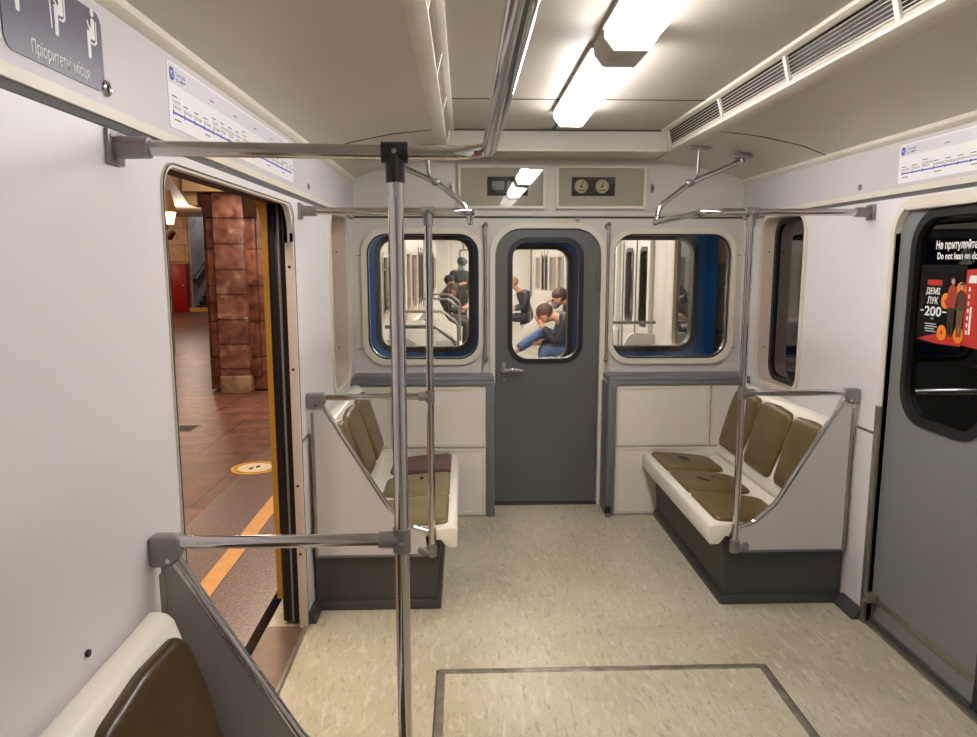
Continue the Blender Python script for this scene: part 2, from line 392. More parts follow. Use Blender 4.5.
struct('wall_back', bm, WHITE, 'white wall far behind the viewer', 'wall')

# windows in the end wall
def end_window(n, q, label):
    a, b, c, d = q
    t = thing('window_%d' % n, ((a + b) / 2, YE, c), label, 'window', kind='structure')
    bm = nb(); plate(bm, [rrect(a - .03, b + .03, c - .03, d + .03, .155), rrect(a + .004, b - .004, c + .004, d - .004, .126)], 'Y', YE - .022, YE + .03, 0.0)
    obj('frame', bm, CREAM, t)
    bm = nb(); plate(bm, [rrect(a - .002, b + .002, c - .002, d + .002, .13), rrect(a + .012, b - .012, c + .012, d - .012, .12)], 'Y', YE + .004, YE + .06)
    obj('gasket', bm, RUBBER, t)
    bm = nb(); plate(bm, [rrect(a + .015, b - .015, c + .015, d - .015, .115)], 'Y', YE + .030, YE + .034)
    obj('pane', bm, GLASS, t)
end_window(1, EW[0], 'left end window with rounded corners looking into the next carriage')
end_window(2, EW[1], 'right end window with rounded corners showing the blue neighbour carriage')
def side_window(n, s, y0, y1, label):
    z0, z1 = .905, 1.88; D = .12 if s < 0 else .078
    t = thing('window_%d' % n, (s * W, (y0 + y1) / 2, z0), label, 'window', kind='structure')
    bm = nb(); plate(bm, [rrect(y0 - .025, y1 + .025, z0 - .025, z1 + .025, .13), rrect(y0 + .002, y1 - .002, z0 + .002, z1 - .002, .108)], 'X', s * (W - .012), s * (W + .004))
    obj('frame', bm, CREAM, t)
    bm = nb(); plate(bm, [rrect(y0 - .001, y1 + .001, z0 - .001, z1 + .001, .11), rrect(y0 + .006, y1 - .006, z0 + .006, z1 - .006, .104)], 'X', s * (W + .002), s * (W + D + .0))
    obj('reveal', bm, PINKISH, t)
    bm = nb(); plate(bm, [rrect(y0 - .01, y1 + .01, z0 - .01, z1 + .01, .11), rrect(y0 + .035, y1 - .035, z0 + .035, z1 - .035, .085)], 'X', s * (W + D - .008), s * (W + D + .022))
    obj('gasket', bm, RUBBER, t)
    bm = nb(); plate(bm, [rrect(y0 + .02, y1 - .02, z0 + .02, z1 - .02, .09)], 'X', s * (W + D + .006), s * (W + D + .010))
    obj('pane', bm, GLASS if s < 0 else GLASSD, t)
    for z in (1.10, 1.68):
        bm = nb(); cyl(bm, (s * (W + D * .5), y1 - .0065, z), (s * (W + D * .5), y1 - .0095, z), .005, seg=10); obj('screw', bm, DARK, t)
side_window(3, -1, 3.93, 4.50, 'narrow window with deep pinkish reveal in the left wall corner')
side_window(4, 1, 3.865, 4.43, 'narrow window with deep beige reveal in the right wall corner')

# end door
t = thing('door_1', (-.01, YE + .02, 0), 'dark grey inner door with a rounded window in the end wall', 'door', kind='structure')
DW = (-.255, .212, .975, 1.765)
bm = nb(); plate(bm, [arch(-.346, .329, .018, 1.829, .165), rrect(*DW, .115)], 'Y', YE + .005, YE + .045)
obj('leaf', bm, DOORGREY, t)
bm = nb(); plate(bm, [rrect(DW[0] - .012, DW[1] + .012, DW[2] - .012, DW[3] + .012, .125), rrect(DW[0] + .018, DW[1] - .018, DW[2] + .018, DW[3] - .018, .10)], 'Y', YE - .006, YE + .055)
obj('gasket', bm, RUBBER, t)
bm = nb(); plate(bm, [rrect(DW[0] + .01, DW[1] - .01, DW[2] + .01, DW[3] - .01, .105)], 'Y', YE + .024, YE + .028)
obj('pane', bm, GLASS, t)
bm = nb(); cyl(bm, (-.292, YE + .006, .925), (-.292, YE - .004, .925), .027); cyl(bm, (-.292, YE - .004, .925), (-.292, YE - .05, .925), .012)
tube(bm, [(-.292, YE - .048, .925), (-.24, YE - .052, .928), (-.17, YE - .048, .922)], .0115, .03)
cyl(bm, (-.292, YE + .002, .955), (-.292, YE - .004, .955), .016, seg=16)
obj('handle', bm, CHROME, t, label='chrome lever handle')
bm = nb(); plate(bm, [rrect(-.302, -.276, .845, .890, .012)], 'Y', YE + .001, YE + .006); obj('keyhole_plate', bm, BRASS, t)
bm = nb(); cyl(bm, (-.289, YE + .002, .868), (-.289, YE, .868), .007, seg=12); obj('keyhole', bm, DARK, t)
for z in (.30, 1.50):
    bm = nb(); box(bm, .313, .331, YE - .012, YE + .006, z - .07, z + .07, .004); obj('hinge', bm, DOORGREY, t)
bm = nb(); box(bm, -.352, .335, YE - .02, YE + .06, 0.0, .014, .003)
struct('trim_17', bm, SHADOWGAP, 'dark threshold strip under the end door', 'trim')

# lower cabinets either side of the end door
def low_cabinet(s, label):
    xi = -.365 if s < 0 else .36
    xo = s * W; yf = 4.51
    t = thing('end_cabinet', ((xi + xo) / 2, YE, 0), label, 'cabinet', 'cabinets beside the end door')
    a, b = min(xi, xo), max(xi, xo)
    bm = nb(); box(bm, a, b, yf + .012, YE, 0, .872); obj('body', bm, PANEL, t)
    bm = nb()
    for (q0, q1) in ((yf + .002, .05),):
        box(bm, a, b, yf, YE - .001, .872, .902, .006); box(bm, a, b, yf - .006, yf + .016, .852, .875, .004)
    obj('top_rail', bm, GREYTRIM, t, label='grey profile along the top')
    bm = nb()
    ia, ib = (xi - .048, xi) if s < 0 else (xi, xi + .048)
    box(bm, ia, ib, yf - .008, yf + .014, .0, .858, .004); box(bm, (ia + ib) / 2 - .004, (ia + ib) / 2 + .004, yf - .013, yf - .004, .0, .85, .002)
    box(bm, xi - .004 if s < 0 else xi - .006, xi + .006 if s < 0 else xi + .004, yf, YE - .025, 0, .856)
    obj('corner_post', bm, GREYTRIM, t, label='grey corner post')
    xs = -1.012 if s < 0 else 1.012
    def pan(u0, u1, z0, z1):
        u0, u1 = min(u0, u1), max(u0, u1)
        p = obj('panel', plate(nb(), [rrect(u0, u1, z0, z1, .004, 2)], 'Y', yf + .004, yf + .012), PANEL, t)
        b2 = nb(); plate(b2, [rrect(u0, u1, z0, z1, .004, 2), rrect(u0 + .018, u1 - .018, z0 + .018, z1 - .018, .003, 2)], 'Y', yf - .002, yf + .006)
        obj('panel_edging', b2, CREAM, p)
    e = xi + s * .055
    pan(e, xs - s * .006, .462, .845); pan(xs + s * .006, s * (W - .01), .462, .845)
    pan(e, s * (W - .01), .012, .45)
    return t
low_cabinet(-1, 'grey framed cream cabinet left of the end door')
low_cabinet(1, 'grey framed cream cabinet right of the end door')

# instrument cabinets above the end door
def instr(x0, x1, w0, w1, label, gauges):
    z0, z1 = 1.955, 2.222
    t = thing('instrument_cabinet', ((x0 + x1) / 2, YE, z0), label, 'cabinet', 'instrument cabinets above the end door')
    bm = nb(); plate(bm, [rrect(x0 + .01, x1 - .01, z0 + .01, z1 - .01, .004, 2), rrect(w0, w1, 2.035, 2.153, .003, 2)], 'Y', YE - .012, YE - .004)
    obj('backing_panel', bm, mat('cabinet_green_grey' + str(x0), (180, 175, 162), .5), t)
    bm = nb(); box(bm, w0 - .004, w1 + .004, YE - .004, YE - .001, 2.03, 2.157); obj('recess', bm, DARK, t)
    bm = nb(); plate(bm, [rrect(x0, x1, z0, z1, .006, 2), rrect(x0 + .016, x1 - .016, z0 + .016, z1 - .016, .004, 2)], 'Y', YE - .03, YE - .002)
    obj('frame', bm, CREAM, t)
    bm = nb(); box(bm, x0 + .012, x1 - .012, YE - .0225, YE - .020, z0 + .012, z1 - .012); obj('pane', bm, CABGL, t)
    if gauges:
        for cx in (w0 + .062, w0 + .195):
            bm = nb(); cyl(bm, (cx, YE - .004, 2.095), (cx, YE - .010, 2.095), .047, seg=32)
            g = obj('gauge', bm, mat('gauge_face%.2f' % cx, (196, 186, 150), .5), t)
            bm = nb(); plate(bm, [[(cx + .052 * math.cos(a * PI / 16), 2.095 + .052 * math.sin(a * PI / 16)) for a in range(32)], [(cx + .043 * math.cos(a * PI / 16), 2.095 + .043 * math.sin(a * PI / 16)) for a in range(32)]], 'Y', YE - .015, YE - .006)
            obj('bezel', bm, BLACKF, g)
            bm = nb()
            for k in range(11):
                a = PI * (1.25 - k * .15); c, s_ = math.cos(a), math.sin(a)
                box(bm, cx + .036 * c - .002, cx + .036 * c + .002, YE - .0112, YE - .0098, 2.095 + .036 * s_ - .002, 2.095 + .036 * s_ + .002)
            obj('scale_marks', bm, DARK, g)
            bm = nb(); tube(bm, [(cx - .008, YE - .0125, 2.085), (cx + .014, YE - .0125, 2.128)], .0022, res=2); cyl(bm, (cx, YE - .0095, 2.095), (cx, YE - .0145, 2.095), .007, seg=12); box(bm, cx - .022, cx + .022, YE - .0112, YE - .0098, 2.068, 2.073)
            obj('needle', bm, DARK, g)
    else:
        for k, cx in enumerate((w0 + .07, w0 + .165)):
            bm = nb(); plate(bm, [rrect(cx - .04, cx + .04, 2.062, 2.125, .006, 3)], 'Y', YE - .012, YE - .004); g = obj('meter', bm, mat('meter_face%d' % k, (122, 120, 112), .4), t)
            bm = nb(); box(bm, cx - .04, cx + .04, YE - .0135, YE - .0115, 2.052, 2.072, .001); obj('meter_base', bm, BLACKF, g)
instr(-.585, -.032, -.402, -.142, 'glazed instrument cabinet with two square meters left above the door', False)
instr(.035, .612, .135, .412, 'glazed instrument cabinet with two round dials right above the door', True)
for x, lab in ((-.628, 'oval cabinet lock left of the meter cabinet'), (.652, 'oval cabinet lock right of the dial cabinet')):
    t = thing('cabinet_lock', (x, YE, 2.06), lab, 'lock')
    bm = nb(); plate(bm, [[(x + .013 * math.cos(a * PI / 12), 2.085 + .03 * math.sin(a * PI / 12)) for a in range(24)]], 'Y', YE - .006, YE, .001); obj('escutcheon', bm, BRASS, t)
    bm = nb(); box(bm, x - .0045, x + .0045, YE - .009, YE - .005, 2.076, 2.096); obj('keyhole', bm, DARK, t)
bm = nb(); plate(bm, [rrect(.02, .115, 1.872, 1.894, .003, 2)], 'Y', YE - .006, YE - .0005)
single('number_plate', bm, mat('yellowed_plate', (206, 198, 160), .5), 'small blank yellowed plate above the end door', 'plate')
bm = nb(); box(bm, .165, .175, YE - .012, YE, 1.875, 1.9, .002); box(bm, .18, .19, YE - .012, YE, 1.875, 1.9, .002)
single('door_catch', bm, CAST, 'tiny metal catch above the end door', 'catch')

# vertical grab bars
for x, lab in ((-.412, 'vertical chrome grab bar left of the end door'), (.372, 'vertical chrome grab bar right of the end door')):
    t = thing('grab_bar', (x, YE, .96), lab, 'grab bar', 'grab bars beside the end door')
    bm = nb(); tube(bm, [(x, YE - .045, .99), (x, YE - .045, 1.86)], .0105); obj('bar', bm, CHROME, t)
    for z in (1.0, 1.845):
        bm = nb(); cyl(bm, (x, YE - .012, z), (x, YE - .045, z), .010, seg=16); cyl(bm, (x, YE, z), (x, YE - .014, z), .02, .018); ball(bm, (x, YE - .045, z + (.012 if z > 1.2 else -.012)), .0155); obj('mount', bm, CAST, t)
t = thing('door_stop', (.37, 4.47, 0), 'small dark rubber door stop on the floor right of the door', 'door stop')
bm = nb(); cyl(bm, (.365, 4.475, 0), (.365, 4.475, .035), .017, .015); obj('stem', bm, CAST, t)
bm = nb(); cyl(bm, (.365, 4.475, .03), (.365, 4.475, .062), .021, .019); obj('buffer', bm, RUBBER, t)

# floor hatch
t = thing('floor_hatch', (0, 2.1, 0), 'metal edged rectangular hatch in the linoleum floor', 'hatch')
bm = nb(); box(bm, -.64, .64, 1.2, 2.70, .0005, .003); obj('cover', bm, FLOOR, t)
for (x0, x1, y0, y1) in ((-.662, -.632, 1.2, 2.725), (.632, .662, 1.2, 2.725), (-.632, .632, 2.695, 2.725), (-.632, .632, 1.2, 1.23)):
    bm = nb(); box(bm, x0, x1, y0, y1, .0005, .006, .002)
    e = obj('edging', bm, HATCH, t)
    bm = nb()
    if x1 - x0 < .1: box(bm, x0 - .006, x0, y0, y1, .0003, .002); box(bm, x1, x1 + .006, y0, y1, .0003, .002)
    else: box(bm, x0, x1, y0 - .006, y0, .0003, .002); box(bm, x0, x1, y1, y1 + .006, .0003, .002)
    obj('dirt_line', bm, SHADOWGAP, e)

# ================================================================== RIGHT DOORS
def ring_arch(bm, d0, d1, zt, r, wid, x0, x1):
    o = arch(d0 - wid, d1 + wid, 0.0, zt + wid, r + wid * .7); i = arch(d0, d1, 0.0, zt, r)
    plate(bm, [o + i[::-1]], 'X', x0, x1)
bm = nb(); ring_arch(bm, 1.80, 3.05, 1.848, .11, .026, W - .006, W + .03); struct('trim_18', bm, CREAM, 'cream frame round the right doorway', 'trim')
bm = nb(); box(bm, W - .014, W + .002, 3.048, 3.082, 0.0, 1.0, .003)
struct('trim_19', bm, ALU, 'worn metal strip on the lower jamb of the right doorway', 'trim')
bm = nb(); box(bm, W - .010, W + .03, 1.80, 2.98, 1.828, 1.85, .003); struct('trim_20', bm, CREAM, 'cream head strip over the right doors', 'trim')
bm = nb(); box(bm, W - .004, W + .06, 1.80, 3.05, 0.0, .012); struct('trim_21', bm, ALU, 'door track threshold at the right doors', 'trim')
def slid_leaf(n, s, y0, y1, x, label, side_gap, pane, m=LEAFGREY):
    t = thing('door_%d' % n, (s * x, (y0 + y1) / 2, .012), label, 'door', kind='structure')
    wy0, wy1 = y0 + .09, y1 - (.205 if s > 0 else .12)
    if side_gap == 'near': wy0, wy1 = y0 + .11, y1 - .10
    bm = nb(); plate(bm, [rrect(y0, y1, .013, 1.87, .003, 2), rrect(wy0, wy1, .985, 1.805, .13)], 'X', s * x, s * (x + .035)); obj('leaf', bm, m, t)
    bm = nb(); plate(bm, [rrect(wy0 - .022, wy1 + .022, .963, 1.827, .15), rrect(wy0 + .012, wy1 - .012, .997, 1.793, .12)], 'X', s * (x - .007), s * (x + .04), 0); obj('gasket', bm, RUBBER, t)
    bm = nb(); plate(bm, [rrect(wy0 + .005, wy1 - .005, .99, 1.80, .125)], 'X', s * (x + .016), s * (x + .020)); obj('pane', bm, pane, t)
    bm = nb(); box(bm, s * (x - .006), s * (x + .002), y0 + .006, y1 - .03, .112, .140, .002); k = obj('kick_strip', bm, ALU, t)
    yy = y0 + .1
    while yy < y1 - .06:
        bm = nb(); cyl(bm, (s * (x - .005), yy, .126), (s * (x - .009), yy, .126), .0055, seg=10); obj('screw', bm, BRASS, k); yy += .16
    bm = nb(); e = y0 if side_gap != 'near' else y1
    box(bm, s * (x - .004), s * (x + .03), e - .014, e + .014, .02, 1.86, .006); obj('rubber_edge', bm, RUBBER, t)
    bm = nb(); box(bm, s * (x - .010), s * x, y0 + .01, y1 - .02, .013, .035, .003); obj('bottom_strip', bm, DARK if s < 0 else KICK, t)
    return t
slid_leaf(2, 1, 2.372, 3.15, W + .024, 'far leaf of the grey sliding doors on the right with adverts on its window', 'far', GLASSD)
slid_leaf(3, 1, 1.75, 2.352, W + .018, 'near leaf of the grey sliding doors on the right', 'near', GLASSD)
bm = nb(); box(bm, W - .03, W + .02, 2.995, 3.047, .120, .158, .006); single('door_guide', bm, ALU, 'small metal guide block at the foot of the right door jamb', 'guide')

# adverts and warning on the right window (inside face of the glass)
FR_R = ((W + .010, 0, 0), (0, -1, 0), (0, 0, 1), (-1, 0, 0))   # u = -Y
t = thing('window_notice', (W + .010, 2.66, 1.65), 'white two line notice in Ukrainian and English on the right door window', 'notice')
bm = nb(); text(bm, 'Не притуляйтеся', -2.792, -2.525, 1.660, 1.702, FR_R, .0010, bold=.022); obj('upper_line', bm, PAPER, t)
bm = nb(); text(bm, 'Do not lean on doors', -2.780, -2.515, 1.630, 1.656, FR_R, .0010, bold=.022); obj('lower_line', bm, PAPER, t)
t = thing('advert_poster', (W + .008, 2.68, 1.30), 'dark advert with white price 200 and a couple on the right door window', 'poster')
bm = nb(); patch(bm, rrect(-2.875, -2.605, 1.305, 1.61, .012, 3), FR_R, -.0016, .001); obj('sheet', bm, POSTERB, t)
def pp(name, outline, m, d=.0, **k): return obj(name, patch(nb(), outline, FR_R, d, .0005), m, t, **k)
pp('ground', [(-2.862, 1.318)] + [(-2.862 + .2565 * i / 12, 1.318 + .034 * math.sin(PI * .5 * i / 9 if i < 9 else PI * .5)) for i in range(1, 13)] + [(-2.6055, 1.312), (-2.75, 1.309)], POSTERR, .0)
for i, (u, v) in enumerate(((-2.708, 1.474), (-2.628, 1.517), (-2.718, 1.353), (-2.623, 1.352))):
    d = pp('disc', [(u + .027 * math.cos(a * PI / 12), v + .030 * math.sin(a * PI / 12)) for a in range(24)], POSTERO, .0006)
    obj('disc_centre', patch(nb(), [(u + .008 * math.cos(a * PI / 8), v + .009 * math.sin(a * PI / 8)) for a in range(16)], FR_R, .0012, .0003), POSTERR, d)
HAIRD = mat('poster_hair', (40, 24, 18), .6); RUSTC = mat('poster_rust_coat', (150, 56, 30), .6); BROWNC = mat('poster_brown_coat', (74, 44, 26), .6); TROUS = mat('poster_trousers', (44, 28, 22), .6); TAN = mat('poster_tan', (104, 72, 44), .6)
def fig(u, v0, v1, coat, trou):
    h = v1 - v0; P = lambda pts: [(u + x * h, v0 + y * h) for x, y in pts]
    g = pp('figure', P([(-.10, .78), (-.13, .52), (-.09, .48), (-.06, .0), (-.01, .0), (.0, .42), (.02, .0), (.07, .0), (.09, .5), (.13, .55), (.10, .78), (.04, .83), (-.04, .83)]), trou, .0016)
    obj('coat', patch(nb(), P([(-.10, .79), (-.14, .52), (-.11, .47), (.11, .47), (.14, .53), (.10, .79), (.04, .84), (-.04, .84)]), FR_R, .0022, .0004), coat, g)
    obj('head', patch(nb(), P([(.048 * math.cos(a * PI / 8), .90 + .055 * math.sin(a * PI / 8)) for a in range(16)]), FR_R, .0022, .0004), SKIN, g)
    obj('hair', patch(nb(), P([(-.05, .86), (-.06, .93), (-.02, .97), (.04, .97), (.06, .92), (.05, .86), (.035, .93), (-.03, .94)]), FR_R, .0027, .0004), HAIRD, g)
fig(-2.672, 1.342, 1.572, RUSTC, TROUS); fig(-2.622, 1.345, 1.550, BROWNC, TAN)
tg = pp('tag', rrect(-2.826, -2.738, 1.531, 1.552, .003, 2), POSTERR, .0006)
obj('headline', text(text(text(nb(), 'ДЕМІ', -2.830, -2.745, 1.492, 1.522, FR_R, .0012, bold=.022), 'ЛУК', -2.818, -2.752, 1.459, 1.487, FR_R, .0012, bold=.022), '200', -2.830, -2.728, 1.412, 1.450, FR_R, .0012, bold=.022), PAPER, t)
bm = nb(); patch(bm, [(-2.855, 1.429), (-2.836, 1.429), (-2.836, 1.434), (-2.855, 1.434)], FR_R, .0010, .0004); obj('price_dash', bm, PAPER, t); bm = nb(); patch(bm, [(-2.722, 1.429), (-2.698, 1.429), (-2.698, 1.434), (-2.722, 1.434)], FR_R, .0010, .0004)
obj('price_dash', bm, PAPER, t)
bm = nb(); text(bm, 'грн', -2.790, -2.772, 1.398, 1.406, FR_R, .0012); obj('currency', bm, PAPER, t)
bm = nb()
for i, w in enumerate((.066, .074, .06, .07)): patch(bm, [(-2.822 + .004 * (i % 2), 1.380 - i * .0095), (-2.822 + w, 1.380 - i * .0095), (-2.822 + w, 1.3835 - i * .0095), (-2.822 + .004 * (i % 2), 1.3835 - i * .0095)], FR_R, .0008, .0003)
obj('small_print', bm, PAPER2, t)
t = thing('advert_strip', (W + .008, 2.55, 1.30), 'red advert strip with white lettering at the right edge of the right door window', 'poster')
bm = nb(); patch(bm, [(-2.602, 1.318), (-2.50, 1.312), (-2.50, 1.60), (-2.606, 1.592)], FR_R, -.0010, .001); obj('sheet', bm, POSTERR, t)
bm = nb()
for i in range(7): patch(bm, [(-2.586, 1.36 + i * .026), (-2.578, 1.36 + i * .026), (-2.578, 1.374 + i * .026), (-2.586, 1.374 + i * .026)], FR_R, .0008, .0003)
patch(bm, [(-2.592, 1.545), (-2.55, 1.545), (-2.55, 1.572), (-2.585, 1.572)], FR_R, .0008, .0003); patch(bm, [(-2.572, 1.36), (-2.562, 1.36), (-2.562, 1.46), (-2.572, 1.46)], FR_R, .0008, .0003)
obj('lettering_blocks', bm, PAPER, t)

# ================================================================== LEFT DOORWAY
bm = nb(); ring_arch(bm, 1.788, 3.10, 1.848, .07, .013, -(W - .005), -(W + .012)); struct('trim_22', bm, CREAM, 'cream frame round the open left doorway', 'trim')
bm = nb(); ring_arch(bm, 1.782, 3.104, 1.854, .07, .004, -(W - .007), -(W + .02)); struct('trim_23', bm, SHADOWGAP, 'dark seal line inside the left doorway frame', 'trim')
bm = nb(); box(bm, -(W + .030), -(W - .004), 3.082, 3.103, 0.0, 1.70, .002)
struct('trim_24', bm, PINKISH, 'beige metal jamb with screws on the far side of the open doorway', 'trim')
for i, z in enumerate((.35, .66, 1.17, 1.60)):
    bm = nb(); cyl(bm, (-(W + .014), 3.083, z), (-(W + .014), 3.078, z), .006, seg=10); single('jamb_screw', bm, DARK, 'dark screw on the beige jamb of the open doorway, %s' % ('lowest one', 'second from the floor', 'third from the floor', 'topmost one')[i], 'screw', 'jamb screws')
bm = nb(); box(bm, -1.42, -(W + .024), 1.72, 3.3, 1.874, 1.96); struct('trim_25', bm, DARK, 'black door track head over the open doorway', 'trim')
def outer_shell():
    d0, d1 = 1.55, 3.47
    o = [(YB, -.25), (d0, -.25)] + [tuple(p) for p in fillet([(d0, -.25), (d0, 1.91), (d1, 1.91), (d1, -.25)], [0, .16, .16, 0], 8)][1:-1] + [(d1, -.25), (4.80, -.25), (4.80, 2.55), (YB, 2.55)]
    h = rrect(3.955, 4.475, .93, 1.855, .09)
    bm = nb(); plate(bm, [o, h], 'X', -1.452, -1.44); return bm
struct('wall_left_outer', outer_shell(), BLUE, 'blue outer skin of the carriage behind the left wall', 'wall')
bm = nb(); d0, d1 = 1.56, 3.515
o = [tuple(p) for p in fillet([(d0 - .02, -.05), (d0 - .02, 1.95), (d1 + .02, 1.95), (d1 + .02, -.05)], [0, .18, .18, 0], 8)]
i = [tuple(p) for p in fillet([(d0 + .02, -.05), (d0 + .02, 1.90), (d1 - .03, 1.90), (d1 - .03, -.05)], [0, .16, .16, 0], 8)]
plate(bm, [o + i[::-1]], 'X', -1.492, -1.438)
struct('trim_26', bm, YELLOWPAINT, 'yellow painted outer edge of the open left doorway', 'trim')
t = slid_leaf(4, -1, 3.125, 3.9, W + .050, 'retracted leaf of the left sliding door with thick black rubber edge', 'far', GLASSD)
bm = nb(); tube(bm, [(-(W + .090), 3.140, .02), (-(W + .090), 3.140, 1.86)], .024); tube(bm, [(-(W + .046), 3.118, .02), (-(W + .046), 3.118, 1.86)], .010); obj('rubber_bulb', bm, RUBBER, t)
bm = nb(); box(bm, -(W + .068), -(W + .058), 3.108, 3.13, .02, 1.86, .003); obj('edge_highlight', bm, LEAFGREY, t)  # pale strip painting the highlight line between the dark rubber edges
bm = nb(); box(bm, -1.44, -(W + .0), 1.80, 3.10, -.01, .004); struct('trim_27', bm, mat('threshold_brown', (104, 84, 66), .4, metal=.4, var=.2, scale=10), 'brown worn threshold of the open doorway', 'trim')
bm = nb(); box(bm, -1.274, -1.258, 1.80, 3.10, .0, .012, .002); struct('trim_28', bm, ALU, 'bright metal nosing along the threshold', 'trim')
bm = nb(); extr(bm, [(-W - .002, 0), (-W + .035, 0), (-W + .033, .012), (-W + .012, .040), (-W + .006, .05), (-W - .002, .05)], 'Y', 3.125, 3.25); struct('baseboard_left', bm, KICK, 'grey skirting at the left jamb', 'baseboard')
bm = nb(); extr(bm, [(W + .002, 0), (W - .045, 0), (W - .043, .012), (W - .016, .040), (W - .008, .052), (W + .002, .052)], 'Y', 3.084, 3.25); struct('baseboard_right', bm, KICK, 'grey skirting between seat and right door', 'baseboard')
bm = nb(); box(bm, W - .003, W + .003, 3.085, 3.235, .864, .876); struct('trim_29', bm, ALU, 'short joint strip on the right wall beside the partition', 'trim')
bm = nb(); box(bm, -W - .003, -W + .003, 3.135, 3.26, .838, .850); struct('trim_30', bm, GREYTRIM, 'short joint strip on the left wall beside the partition', 'trim')

# ================================================================== CEILING FITTINGS
def lamp(y0, y1, label, group=None, m=None):
    t = thing('ceiling_lamp', (0, (y0 + y1) / 2, 2.385), label, 'lamp', group)
    bm = nb(); box(bm, -.098, .098, y0, y1, 2.368, 2.385, .003); obj('base', bm, LAMPB, t)
    bm = nb(); prof = fillet([(-.085, 2.368), (-.082, 2.345), (-.052, 2.308), (.052, 2.308), (.082, 2.345), (.085, 2.368)], .012, 3)
    extr(bm, [tuple(p) for p in prof], 'Y', y0 + .006, y1 - .006, .004); obj('diffuser', bm, m or LAMP, t)
    for y in (y0 + .001, y1 - .005):
        hx = [(-.089, 2.372), (-.087, 2.343), (-.056, 2.304), (.056, 2.304), (.087, 2.343), (.089, 2.372)]; hi = [(-.080, 2.364), (-.078, 2.347), (-.050, 2.312), (.050, 2.312), (.078, 2.347), (.080, 2.364)]
        bm = nb(); plate(bm, [hx, hi], 'Y', y, y + .006); obj('end_rim', bm, CREAM, t)
lamp(2.70, 3.86, 'glowing tubular ceiling lamp ahead, nearest the end wall')
lamp(1.34, 2.50, 'glowing tubular ceiling lamp overhead at the top edge, behind the grey junction box', None, LAMPM)
for y in (0, -1.36, -2.72): lamp(y - .02, y + 1.14, 'ceiling lamp farther back overhead, behind the viewer', 'ceiling lamps behind the viewer', LAMPN)
def jbox(y0, label, group=None):
    t = thing('lamp_junction_box', (0, y0 + .1, 2.385), label, 'junction box', group)
    bm = nb(); extr(bm, [(-.09, 2.385), (-.09, 2.342), (-.058, 2.303), (.058, 2.303), (.09, 2.342), (.09, 2.385)], 'Y', y0, y0 + .2, .003); obj('housing', bm, LAMPB, t)
    bm = nb(); plate(bm, [[(.035 * math.cos(a * PI / 16), y0 + .1 + .06 * math.sin(a * PI / 16)) for a in range(32)]], 'Z', 2.3005, 2.303); obj('cover_disc', bm, LAMPB, t)
jbox(2.50, 'grey junction box between the two glowing ceiling lamps')
bm = nb(); box(bm, -.035, -.02, 3.87, 4.392, 2.379, 2.385); struct('trim_31', bm, SHADOWGAP, 'joint line from the lamp to the bulkhead', 'trim')

def grille(s, label):
    t = thing('ventilation_grille', (s * .66, 1.5, 2.255), label, 'ventilation grille', 'ceiling ventilation grilles')
    y0, y1 = -1.2, 4.385
    P = lambda f, out=0: (s * (.625 + .028 * f - out), 2.378 - .112 * f)       # face goes down and outwards
    bm = nb(); extr(bm, [(s * .605, 2.386), (s * .605, 2.372), (s * .628, 2.366), (s * .65, 2.386)], 'Y', y0, y1, .002); obj('top_rail', bm, CREAM, t)
    bm = nb(); extr(bm, [(s * .640, 2.272), (s * .640, 2.258), (s * .700, 2.246), (s * .705, 2.262)], 'Y', y0, y1, .002); obj('bottom_rail', bm, CREAM, t)
    bm = nb(); extr(bm, [(s * .645, 2.376), (s * .655, 2.376), (s * .685, 2.262), (s * .672, 2.262)], 'Y', y0, y1); obj('backing', bm, DARK, t)
    bm = nb()
    for k in range(8):
        a, b = P(.11 + k * .112)
        extr(bm, [(a, b), (a + s * .001, b + .0020), (a + s * .004, b + .0015), (a + s * .003, b - .0006)], 'Y', y0, y1)
    obj('slats', bm, CREAM, t)
    for y in (4.372, 3.48, 2.78, 2.09, 1.40, .7, 0):
        bm = nb(); a, b = P(0, .003); c, d = P(1.0, .003)
        extr(bm, [(a, b), (c, d), (c + s * .012, d), (a + s * .012, b)], 'Y', y - (.012 if y < 4.3 else .05), y + .012, .001); obj('divider', bm, CREAM, t)
grille(-1, 'long slatted air vent along the left side of the ceiling')
grille(1, 'long slatted air vent along the right side of the ceiling')

